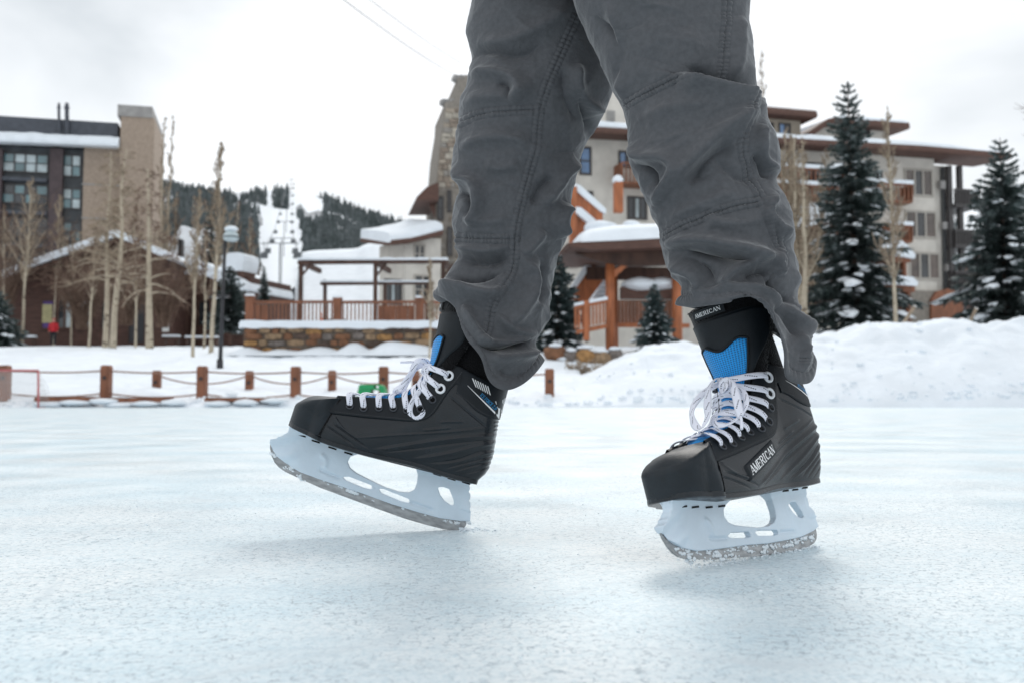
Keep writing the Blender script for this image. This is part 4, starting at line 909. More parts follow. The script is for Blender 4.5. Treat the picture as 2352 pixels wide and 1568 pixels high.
# brownish bare trees on the slope behind the cabin
GB = 'brown leafless trees behind the cabin wing'
for i, (bx, by, tx, ty, d, lab) in enumerate(((400, 640, 405, 440, 100, 'brown leafless tree right of the brick tower'), (440, 650, 445, 450, 104, 'brown leafless tree above the snowy house roof'), (505, 690, 508, 455, 92, 'brown leafless tree behind the lamp globe'), (540, 690, 545, 470, 88, 'brown leafless tree between lamp and ski run'), (575, 690, 572, 500, 90, 'brown leafless tree at the left border of the ski run'), (470, 690, 474, 470, 96, 'brown leafless tree left of the lamp globe'))):
    aspen(lab, (bx, by), (tx, ty), d, .16, 40 + i, 2, .15, .32, 26, 0, 'twigbrown', GB, tw=14)
GS = 'tangled bare shrubs before the cabin'
def shrub(label, x, y, d, wpx, hpx, seed, group, n=95, twm='twigbrown', cat='shrub', arch=.8):
    rng = np.random.RandomState(seed); b = P(x, y, d); k = d / FPX; R = root('bare_shrub', label, cat, b, group); tr = MB(); tw = MB()
    for i in range(n):
        az = rng.rand() * 2 * PI; ln = hpx * k * (.6 + .5 * rng.rand()); sp = wpx / hpx * .5 * (rng.rand() ** .5); dv = unit(np.array((math.cos(az) * sp, math.sin(az) * sp * .7, 1))); p = b + np.array((rng.randn() * wpx * k * .06, rng.randn() * .2, -.1)); pts = [p]
        for j in range(6):
            dv = unit(dv + np.array((math.cos(az), math.sin(az), 0)) * .10 * arch + np.array((0, 0, -.13 * arch * j / 3)) + rng.randn(3) * .07); pts.append(pts[-1] + dv * ln / 6)
        tr.tube(pts, [.03 * (1 - j / 8) for j in range(7)], 4, caps=False)
        for m_ in range(7):
            j = 2 + rng.randint(5); q0 = pts[min(j, 6)]; dv2 = unit(dv + rng.randn(3) * .8); tw.tube([q0, q0 + dv2 * ln * .12, q0 + unit(dv2 + rng.randn(3) * .4) * ln * .24], [.018, .014, .007], 3, caps=False)
    mk('stems', tr, M[twm], R, False, False); settags(mk('twigs', tw, M[twm], R, False, False), kind='stuff'); return R
shrub('tangled brown shrub filling the cabin gable left of the pale trunks', *z4(400, 1100), 63, 90, 165, 1, GS)
shrub('tangled brown shrub between the pale trunks before the cabin gable', *z4(610, 1080), 62, 95, 175, 2, GS)
shrub('tangled brown shrub over the cabin door right of the thickest trunk', *z4(790, 1090), 61, 110, 165, 3, GS)
shrub('dark brush at the far left below the lodge', *z4(40, 1000), 68, 90, 240, 4, GS, 50)
shrub('dry tan bush at the foot of the pavilion column', 1330, 870, 33, 70, 50, 5, 'dry bushes below the pavilion', 40, 'twig')
shrub('dry tan bush beside the lone fence post right of the left skate', 1375, 862, 32, 60, 42, 6, 'dry bushes below the pavilion', 30, 'twig')

def spruce(label, base, top, d, wpx, seed, matl='needle', snow=.5, lay=26, group='snow dusted spruces', name='spruce_tree', skirt=.03):
    rng = np.random.RandomState(seed); b = P(*base, d); t = P(*top, d); Hh = t[2] - b[2]; Rm = wpx / 2 * d / FPX; t[0] = (t[0] + b[0]) / 2; t[1] = b[1]
    R = root(name, label, 'tree', b, group); tr = MB(); tr.tube([b - (0, 0, .3), b + (t - b) * .5, t], [Hh * .016, Hh * .010, .015], 8); mk('trunk', tr, M['trunk'], R, True, False)
    cr = MB(); sn = MB()
    for l in range(lay):
        q = skirt + (1 - skirt) * (l / lay) ** .92; rad = Rm * (1 - q) ** .78 * (.80 + .42 * rng.rand()) + .05 * Rm
        nb = max(6, int(19 * (1 - q) ** .5))
        for k in range(nb):
            az = 2 * PI * (k + rng.rand() * .7) / nb + l * .7; ln = rad * (.66 + .5 * rng.rand()); c = b + (t - b) * min(.985, q + .02 * rng.randn() * (1 - q)); n = 6
            out = np.array((math.cos(az), math.sin(az), 0)); side = np.array((-math.sin(az), math.cos(az), 0)); up = .28 * (q ** 1.5) + .10
            sp = [c + out * ln * s + np.array((0, 0, ln * (up * s - (.52 - .35 * q) * s * s + .22 * s ** 3))) for s in np.linspace(0, 1, n)]
            lw = ln * .30 + .05
            for s in range(n - 1):                      # spray of needle fans along the bough
                p, p2 = sp[s], sp[s + 1]; wd = lw * (1 - .6 * s / n) * (.6 if s == 0 else 1)
                for sd in (-1, 1):
                    for rep in range(2):
                        tip = p + (p2 - p) * (.4 + .9 * rng.rand()) + side * sd * wd * (.5 + .6 * rng.rand()) + out * wd * .5 + np.array((0, 0, -wd * (.15 + .35 * rng.rand()) + .03 * rng.randn()))
                        cr.add([p, p2 + np.array((0, 0, .02)), tip], [(0, 1, 2)])
                        cr.add([p + (p2 - p) * .3, p + (p2 - p) * .8 + np.array((0, 0, .03)), p + (tip - p) * .7 + np.array((0, 0, -wd * .45))], [(0, 1, 2)])
            tip = sp[-1]; cr.add([sp[-2] + side * lw * .2, sp[-2] - side * lw * .2, tip + out * lw * .5], [(0, 1, 2)])
            if rng.rand() < snow * .95 * (1.2 - q) ** 1.4:
                s = rng.uniform(.55, .95); p = c + out * ln * s + np.array((0, 0, ln * (up * s - (.52 - .35 * q) * s * s + .22 * s ** 3) + .03)); e = ln * (.06 + .13 * rng.rand() ** 2) + .025
                V0, F0 = ICO[1]; loc = V0 * np.array((e * 1.5, e * .95, e * .34)) * (1 + .7 * (rng.rand(len(V0), 1) - .5)); rot = np.array((loc[:, 0] * out[0] + loc[:, 1] * side[0], loc[:, 0] * out[1] + loc[:, 1] * side[1], loc[:, 2] - loc[:, 0] * .35)).T
                sn.add(p + rot, F0)
    mk('foliage', cr, M[matl], R, False, False); settags(mk('snow', sn, M['snow_soft'], R, True, False), kind='stuff')
    return R
GSP = 'snow dusted spruces before the hotel'
spruce('tallest dark spruce with snow on its lower boughs, left of the single aspen', z7(560, 1335), z7(482, 30), 46, 235, 1, 'needle', .62, 34, GSP)
spruce('dark spruce at the right edge of the frame with snow on its boughs', z7(1340, 1320), z7(1300, 330), 44, 240, 2, 'needle', .55, 30, GSP)
spruce('dark spruce with snowy lower boughs behind the left boot and cuff', z6(40, 1470), z6(60, 880), 41, 150, 3, 'needleblue', .55, 24, GSP)
spruce('small pale blue spruce in front of the pavilion columns', z6(600, 1420), z6(590, 1045), 38.0, 95, 4, 'needleblue', .5, 20, GSP)
spruce('dark spruce cut by the left edge of the frame beside the cabin', (-15, 800), (-10, 660), 58, 130, 5, 'needle', .4, 22, GSP)
spruce('slim dark spruce standing behind the pale aspens by the lamp', z4(1015, 1000), z4(1022, 385), 84, 60, 6, 'needle', .12, 26, 'dark spruces behind the cabin wing')
spruce('broad dark spruce low behind the lamp post beside the deck', z4(1110, 1110), z4(1100, 800), 60, 110, 7, 'needle', .15, 22, 'dark spruces behind the cabin wing')
spruce('small dark spruce at the left border of the ski run', z4(1275, 980), z4(1270, 800), 66, 30, 8, 'needle', .1, 18, 'dark spruces behind the cabin wing')
for i, (x, yb, yt, d) in enumerate(((2290, 700, 480, 95), (2335, 700, 440, 100), (2365, 720, 420, 90))):
    spruce(('distant spruce just right of the hotel gallery', 'distant spruce behind the right edge spruce', 'distant spruce cut by the right edge of the frame')[i], (x, yb), (x, yt), d, 80, 30 + i, 'needle', .3, 20, 'distant spruces at the right edge')
# leaning stakes behind the snow bank
for i, (x0, y0, x1, y1) in enumerate((((2082, 728), (2102, 704)) and (2082, 732, 2101, 705), (2228, 738, 2242, 710))):
    a, b = P(x0, y0, 30.5), P(x1, y1, 30.5); q = MB(); a = a + (a - b) * .7; q.tube([a, b], .05, 8); st_ = root('marker_stake', ('pale stake leaning behind the snow bank below the hotel', 'pale stake leaning behind the snow bank near the right spruce')[i], 'stake', a, 'stakes behind the bank')
    mk('shaft', q, M['twig'], st_, True); q = MB(); q.tube([b, b + (b - a) * .04], .06, 8); mk('cap', q, M['posterw'], st_, True)
# =================================================================== ice skates
# side-view sheet coordinates (s: sheet) -> skate frame: u forward to the toe, v up, metres; origin = heel end of the runner
A17 = math.radians(17.5); SK = 1600.0
def suv(x, y):
    X, Y = 574.2 + x / 2.4830 - 1075, 631.6 + y / 2.4830 - 1218
    return np.array(((-X * math.cos(A17) - Y * math.sin(A17)) / SK, (X * math.sin(A17) - Y * math.cos(A17)) / SK))
def suvs(pts): return np.array([suv(*p) for p in pts])
M['boot'] = mat('boot_leather', (.0060, .0095, .0135), .50, var=.2, scale=60, bump=.0004, bscale=900, spec=.28)
M['shell'] = mat('boot_shell', (.0065, .0105, .015), .26, var=.25, scale=40, bump=.0003, bscale=700, spec=.44)
M['toecap'] = mat('toe_cap_rubber', (.0075, .0135, .019), .40, var=.25, scale=50, bump=.0005, bscale=800, spec=.32)  # black rubber with the blue reflection of the ice put into its colour
M['felt'] = mat('black_felt', (.007, .007, .008), .95, bump=.002, bscale=500, sheen=.3, spec=.1)
M['holder'] = mat('blue_shaded_white_plastic', (.61, .71, .80), .36, var=.05, scale=30, sss=.05, bump=.0003, bscale=300)  # white plastic; the bluish ambient shade is put into its colour
M['steel'] = mat('runner_steel', (.34, .35, .36), .42, metal=.75, var=.28, scale=60, stretch=(1, 1, 3), bump=.0003, bscale=500)
M['frost'] = mat('shaved_ice', (.80, .87, .92), .6, bump=.001, bscale=400, sss=.1)
M['whiteink'] = mat('white_print', (.82, .83, .84), .5); M['blueink'] = mat('blue_print', (.02, .33, .72), .5)
M['eyelet_white'] = mat('white_eyelet', (.78, .80, .84), .3); M['eyelet_dark'] = mat('dark_eyelet', (.05, .055, .065), .3, metal=.6)
M['stitch'] = mat('dark_thread', (.045, .047, .052), .7)
def lace_mat():
    m = mat('white_lace', (.84, .86, .90), .85, bump=.0004, bscale=1500, sheen=.2); t = m.node_tree; b = t.nodes['Principled BSDF']
    uv = t.nodes.new('ShaderNodeUVMap'); sp = t.nodes.new('ShaderNodeSeparateXYZ'); t.links.new(uv.outputs[0], sp.inputs[0])
    def mth(op, a, bb=None):
        n = t.nodes.new('ShaderNodeMath'); n.operation = op
        for i, q in enumerate((a, bb)):
            if q is None: continue
            if isinstance(q, float): n.inputs[i].default_value = q
            else: t.links.new(q, n.inputs[i])
        return n.outputs[0]
    fr = mth('FRACT', mth('MULTIPLY', sp.outputs[1], 42.0))
    fine = mth('LESS_THAN', mth('FRACT', mth('MULTIPLY', sp.outputs[1], 380.0)), .62)
    on = mth('MULTIPLY', mth('LESS_THAN', fr, .62), fine)
    dx = mth('LESS_THAN', mth('ABSOLUTE', mth('SUBTRACT', sp.outputs[0], mth('ADD', .30, mth('MULTIPLY', fr, .7)))), .075)
    x = t.nodes.new('ShaderNodeMix'); x.data_type = 'RGBA'; x.inputs[6].default_value = (.80, .82, .92, 1); x.inputs[7].default_value = (.02, .025, .05, 1)
    t.links.new(mth('MULTIPLY', on, dx), x.inputs[0]); t.links.new(x.outputs[2], b.inputs['Base Color']); return m
M['lace'] = lace_mat()
def mesh_mat():
    m = mat('blue_mesh_cloth', (.01, .22, .62), .65, sheen=.3); t = m.node_tree; b = t.nodes['Principled BSDF']
    uv = t.nodes.new('ShaderNodeUVMap'); mpn = t.nodes.new('ShaderNodeMapping'); mpn.inputs['Scale'].default_value = (300, 380, 1); v = t.nodes.new('ShaderNodeTexVoronoi'); v.inputs['Randomness'].default_value = .12; v.inputs['Scale'].default_value = 1; v.voronoi_dimensions = '2D'
    t.links.new(uv.outputs[0], mpn.inputs[0]); t.links.new(mpn.outputs[0], v.inputs['Vector'])
    rp = t.nodes.new('ShaderNodeValToRGB'); rp.color_ramp.elements[0].position = .22; rp.color_ramp.elements[1].position = .42; rp.color_ramp.elements[0].color = (.003, .10, .30, 1); rp.color_ramp.elements[1].color = (.008, .33, .82, 1)
    t.links.new(v.outputs['Distance'], rp.inputs[0]); t.links.new(rp.outputs[0], b.inputs['Base Color'])
    bp = t.nodes.new('ShaderNodeBump'); bp.inputs['Distance'].default_value = .001; t.links.new(v.outputs['Distance'], bp.inputs['Height']); t.links.new(bp.outputs[0], b.inputs['Normal']); return m
M['bluemesh'] = mesh_mat()

# ---- boot surface: t along heel -> toe, s from the sole edge to the top edge
TT = [0, .10, .20, .32, .42, .47, .52, .58, .64, .70, .80, .90, 1.0]
TOPC = suvs([(1470, 650), (1440, 640), (1380, 620), (1280, 575), (1190, 527), (1130, 510), (1072, 535), (1015, 605), (955, 662), (885, 700), (740, 706), (620, 700), (500, 692)])
TOPY = [0, .026, .036, .038, .034, .031, .028, .0255, .0235, .0225, .022, .023, .026]
BOTC = suvs([(1300, 1170), (1297, 1169), (1268, 1161), (1180, 1140), (1080, 1112), (1030, 1095), (980, 1078), (900, 1055), (810, 1035), (720, 1015), (600, 982), (480, 945), (370, 905)])
BOTY = [0, .021, .029, .031, .030, .029, .029, .031, .034, .038, .042, .043, .042]
YB = [.001, .008, .011, .010, .009, .009, .010, .012, .013, .012, .010, .008, .006]
HB = ([0, .08, .15, .3, .5, .65, 1], np.array([0, 30, 42, 42, 22, 8, 0]) / 2.483 / SK)
_tq = np.linspace(0, 1, 3001); _LUT = [spline(TT, c, _tq) for c in (TOPC[:, 0], TOPC[:, 1], BOTC[:, 0], BOTC[:, 1])] + [np.maximum(0, spline(TT, c, _tq)) for c in (TOPY, BOTY)]
def boot(t, s):
    t = np.asarray(t, float); s = np.asarray(s, float); tx, tz, bx, bz, ty, by = [np.interp(t, _tq, c) for c in _LUT]; yb = np.interp(t, TT, YB)
    x = bx + (tx - bx) * s; z = bz + (tz - bz) * s; y = by + (ty - by) * s ** 1.15 + yb * np.sin(PI * np.clip(s, 0, 1)) ** .8
    x = x - np.interp(s, *HB) * np.exp(-(t / .17) ** 2)
    return np.stack((x, y, z), -1)
def bnorm(t, s):
    e = 1e-3; t = np.clip(t, e, 1 - e); s = np.clip(s, e, 1 - e)
    a = boot(t + e, s) - boot(t - e, s); b = boot(t, s + e) - boot(t, s - e); n = np.cross(a, b)
    n /= (np.linalg.norm(n, axis=-1, keepdims=True) + 1e-12); n *= np.where(n[..., 1:2] < 0, -1, 1)
    return n
_gt, _gs = np.meshgrid(np.linspace(0, 1, 241), np.linspace(0, 1, 121)); _gp = boot(_gt, _gs)
_kd = kdtree.KDTree(_gt.size)
for _i, (_a, _b) in enumerate(zip(_gp[..., 0].ravel(), _gp[..., 2].ravel())): _kd.insert((_a, 0, _b), _i)
_kd.balance()
def ts_of(u, v):
    _, i, _ = _kd.find((u, 0, v)); t, s = _gt.ravel()[i], _gs.ravel()[i]
    for _ in range(6):
        p = boot(t, s); e = 1e-4; a = (boot(t + e, s) - p) / e; b = (boot(t, s + e) - p) / e; J = np.array(((a[0], b[0]), (a[2], b[2])))
        try: d = np.linalg.solve(J, np.array((u - p[0], v - p[2])))
        except np.linalg.LinAlgError: break
        t = float(np.clip(t + np.clip(d[0], -.03, .03), 0, 1)); s = float(np.clip(s + np.clip(d[1], -.05, .05), 0, 1))
    return t, s
def on_boot(uv, off=0., side=1):
    t, s = ts_of(*uv); p = boot(t, s) + bnorm(np.array(t), np.array(s)) * off; return np.array((p[0], p[1] * side, p[2]))
def relief(U, V, lines):
    """height of raised / sunk lines drawn on the side view"""
    h = np.zeros_like(U); P_ = np.stack((U, V), -1)
    for pts, amp, wd in lines:
        q = curve(suvs(pts), max(2, 6 * (len(pts) - 1))) if len(pts) > 2 else suvs(pts); dm = np.full(U.shape, 9.); tp = np.zeros(U.shape); n = len(q) - 1
        for i in range(n):
            a, b = q[i], q[i + 1]; ab = b - a; k = np.clip(((P_ - a) @ ab) / (ab @ ab), 0, 1); d = np.linalg.norm(P_ - a - k[..., None] * ab, axis=-1); c = d < dm; dm = np.where(c, d, dm); tp = np.where(c, (i + k) / n, tp)
        h += amp * np.exp(-(dm / (wd * .72)) ** 2) * np.clip(np.minimum(tp, 1 - tp) * 8 + .25, 0, 1)
    return h
w1 = 3.2e-3
LINES = [([(440, 850), (540, 920), (640, 1000)], -.0014, .0016), ([(480, 840), (580, 912), (690, 992)], -.0014, .0016), ([(690, 997), (900, 965), (1150, 930), (1330, 915), (1410, 912)], .0022, .0035), ([(700, 1012), (950, 985), (1200, 952), (1400, 935)], -.0012, .0018),
         ([(900, 1052), (1150, 1008), (1300, 970), (1405, 952)], .0022, .0034), ([(1010, 1066), (1200, 1040), (1310, 1002), (1400, 994)], -.0013, .0017), ([(1110, 1098), (1255, 1060), (1395, 1028)], -.0015, .0017), ([(1150, 1118), (1272, 1082), (1390, 1058)], -.0015, .0017), ([(1190, 1138), (1290, 1112), (1380, 1085)], -.0015, .0017), ([(1060, 1078), (1220, 1050), (1330, 1015), (1400, 1008)], .0012, .0018),
         ([(485, 800), (560, 890), (620, 925)], .0012, .0022), ([(600, 925), (900, 905), (1150, 890), (1340, 868)], .0014, .0020), ([(1130, 690), (1235, 780), (1340, 866)], -.0012, .0018), ([(985, 882), (1060, 876), (1135, 868)], .0016, .0022), ([(1080, 836), (1140, 834), (1205, 834)], .0015, .0020), ([(1385, 840), (1420, 836)], .0012, .0016), ([(1385, 862), (1418, 860)], .0012, .0016), ([(1384, 884), (1414, 882)], .0012, .0016)]
# facing (eyelet flap) lower edge and cuff lower edge, as s(t)
FACE = suvs([(478, 790), (560, 800), (700, 815), (850, 828), (955, 832), (1015, 812), (1075, 742), (1128, 662), (1165, 620)])
CUFF = suvs([(1100, 690), (1160, 672), (1240, 738), (1325, 800), (1380, 818), (1432, 826)])
_f = np.array([ts_of(*q) for q in curve(FACE, 40)]); _f = _f[np.argsort(_f[:, 0])]; _c = np.array([ts_of(*q) for q in curve(CUFF, 40)]); _c = _c[np.argsort(_c[:, 0])]
EYE = suvs([(570, 752), (648, 766), (733, 764), (815, 766), (893, 775), (968, 765), (1035, 712), (1080, 650), (1127, 577)])

# ---- little serif alphabet: strokes on a unit cell (x, y, x2, y2, weight); thick stems, thin diagonals, slab serifs
TH, TN, SR = .20, .09, .07
def stroke_letter(ch):
    S = []; 
    def ln(a, b, c, d, w_): S.append((a, b, c, d, w_))
    def ser(x, y, r=.16): S.append((x - r, y, x + r, y, SR))
    def arc(cx, cy, rx, ry, a0, a1, w_, n=8):
        q = np.linspace(math.radians(a0), math.radians(a1), n + 1)
        for i in range(n): S.append((cx + rx * math.cos(q[i]), cy + ry * math.sin(q[i]), cx + rx * math.cos(q[i + 1]), cy + ry * math.sin(q[i + 1]), w_ if not isinstance(w_, tuple) else w_[0] + (w_[1] - w_[0]) * abs(math.cos((q[i] + q[i + 1]) / 2))))
    if ch == 'A': ln(.08, 0, .5, 1, TN); ln(.5, 1, .92, 0, TH); ln(.22, .34, .76, .34, TN); ser(.08, .03); ser(.92, .03)
    elif ch == 'M': ln(.1, 0, .1, 1, TN); ln(.1, 1, .5, .05, TH); ln(.5, .05, .9, 1, TN); ln(.9, 0, .9, 1, TH); ser(.1, .03); ser(.9, .03); ser(.06, .97, .1); ser(.94, .97, .1)
    elif ch == 'E': ln(.22, 0, .22, 1, TH); ln(.1, .96, .85, .96, TN); ln(.1, .04, .88, .04, TN); ln(.22, .52, .68, .52, TN); ln(.84, .96, .84, .74, TN); ln(.88, .04, .88, .28, TN); ln(.68, .40, .68, .64, TN * .8)
    elif ch == 'F': ln(.22, 0, .22, 1, TH); ln(.1, .96, .85, .96, TN); ln(.22, .52, .68, .52, TN); ln(.84, .96, .84, .74, TN); ln(.68, .40, .68, .64, TN * .8); ser(.22, .03)
    elif ch == 'R': ln(.2, 0, .2, 1, TH); arc(.5, .74, .28, .23, -90, 90, (TN, TH)); ln(.1, .97, .5, .97, TN); ln(.2, .5, .5, .5, TN); ln(.48, .5, .88, .02, TH * .9); ser(.2, .03); ser(.92, .03, .1)
    elif ch == 'I': ln(.5, 0, .5, 1, TH); ser(.5, .03, .24); ser(.5, .97, .24)
    elif ch == 'C': arc(.54, .5, .40, .47, 48, 312, (TN, TH), 14); ln(.82, .95, .82, .68, TN)
    elif ch == 'N': ln(.16, 0, .16, 1, TN); ln(.16, 1, .84, .02, TH); ln(.84, 0, .84, 1, TN); ser(.16, .03); ser(.84, .97); ser(.08, .97, .1)
    elif ch == 'O': arc(.5, .5, .40, .47, 0, 360, (TN, TH), 18)
    elif ch == '0': arc(.5, .5, .32, .47, 0, 360, (TN, TH), 16)
    elif ch == '2': arc(.48, .70, .30, .27, 165, -35, (TN, TH)); ln(.70, .54, .14, .05, TN * 1.3); ln(.12, .06, .86, .06, TH * .7); ln(.85, .06, .85, .22, TN)
    elif ch == '.': ln(.4, .06, .6, .06, .14)
    return S
ADV = {'I': .62, '.': .45, ' ': .45, 'M': 1.12}
def lettering(text, f, wd=1.0, bold=1.0):
    """f(x, y) -> 3D on the surface; x runs 0..1 over the whole word, y 0..1 over the cap height"""
    tot = sum(ADV.get(c, 1.0) for c in text); mb = MB(); x = 0
    asp = wd / tot          # cell width relative to cap height, for even stroke weight
    for c in text:
        a = ADV.get(c, 1.0)
        for (x0, y0, x1, y1, w_) in stroke_letter(c) if c != ' ' else []:
            d = np.array((x1 - x0, y1 - y0)); d = d / (np.linalg.norm(d) + 1e-9); n = np.array((-d[1], d[0])) * w_ * bold / 2; e = d * w_ * .2; q = []
            for (px_, py_) in ((x0 - e[0] - n[0], y0 - e[1] - n[1]), (x1 + e[0] - n[0], y1 + e[1] - n[1]), (x1 + e[0] + n[0], y1 + e[1] + n[1]), (x0 - e[0] + n[0], y0 - e[1] + n[1])):
                cx = (px_ if a == 1 else .5 + (px_ - .5)) ; off = (a - 1) / 2
                q.append(f((x + off + cx) / tot, py_))
            mb.add(q, [(0, 1, 2, 3)])
        x += a
    return mb
def frame2(p0, p1, h):
    """baseline p0->p1 on the side sheet, cap height h sheet units (upwards)"""
    p0, p1 = np.array(p0, float), np.array(p1, float); d = p1 - p0; n = np.array((d[1], -d[0])) / np.linalg.norm(d) * h
    return lambda x, y: p0 + d * x + n * y

def ribbon(pts, nrm, wd=.0072, th=.0012, n=None, taper=0):
    """flat lace along pts, with nrm the direction its face looks"""
    n = n or max(8, 5 * len(pts)); C = curve(pts, n); Nn = curve(nrm, n) if np.ndim(nrm) == 2 else np.tile(np.asarray(nrm, float), (n, 1)); mb = MB(); A = []; UV = []; L_ = 0
    for i in range(n):
        t = unit(C[min(i + 1, n - 1)] - C[max(i - 1, 0)]); b = unit(np.cross(t, Nn[i])); m_ = unit(np.cross(b, t)); hw = wd / 2
        if i: L_ += np.linalg.norm(C[i] - C[i - 1])
        A.append([C[i] - b * hw + m_ * th * .1, C[i] - b * hw * .5 + m_ * th / 2, C[i] + b * hw * .5 + m_ * th / 2, C[i] + b * hw + m_ * th * .1, C[i] + b * hw * .9 - m_ * th / 2, C[i] - b * hw * .9 - m_ * th / 2]); UV.append([(0, L_), (.25, L_), (.75, L_), (1, L_), (.9, L_), (.1, L_)])
    mb.grid(A, True, uv=UV); mb.f += [tuple(range(6))[::-1], tuple(6 * (n - 1) + i for i in range(6))]; mb.m += [0, 0]; return mb
def merge(*mbs):
    o = MB()
    for b in mbs:
        k = o.n; o.v += b.v; o.n = len(o.v); o.f += [tuple(i + k for i in f) for f in b.f]; o.m += b.m; o.uv += [(i + k, q) for i, q in b.uv]
    return o

# ---- tongue centre line (front silhouette) and half widths
TGC = suvs([(560, 716), (700, 702), (850, 690), (945, 645), (1000, 575), (1030, 512), (1046, 420), (1068, 300), (1082, 215), (1090, 140)])
TGT = [0, .11, .23, .33, .42, .5, .62, .77, .89, 1.0]
TGW = [.020, .021, .022, .025, .030, .036, .044, .052, .057, .060]; TGD = [.004, .005, .006, .010, .018, .028, .040, .048, .052, .054]
TGX = spline(TGT, TGC[:, 0], _tq); TGZ = spline(TGT, TGC[:, 1], _tq)
def tongue(w_, k, off=0.):
    """w_ 0..1 up the tongue, k -1..1 across"""
    w_ = np.asarray(w_, float); k = np.asarray(k, float); x = np.interp(w_, _tq, TGX); z = np.interp(w_, _tq, TGZ); e = .01
    dx = np.interp(w_ + e, _tq, TGX) - np.interp(w_ - e, _tq, TGX); dz = np.interp(w_ + e, _tq, TGZ) - np.interp(w_ - e, _tq, TGZ); l = np.hypot(dx, dz); nx, nz = dz / l, -dx / l
    W_ = np.interp(w_, TGT, TGW) + off; D = np.interp(w_, TGT, TGD); a = k * PI / 2 * 1.05
    bk = D * (1 - np.cos(a)) - off * np.cos(a)
    return np.stack((x - nx * bk, W_ * np.sin(a), z - nz * bk), -1)
def tn(w_, k):
    e = .01; a = tongue(np.clip(w_ + e, 0, 1), k) - tongue(np.clip(w_ - e, 0, 1), k); b = tongue(w_, k + e) - tongue(w_, k - e); n = np.cross(b, a); n /= np.linalg.norm(n, axis=-1, keepdims=True) + 1e-12
    return n
# which way is outwards at the shin
_s = 1 if tn(np.array(.7), np.array(0.))[0] > 0 else -1

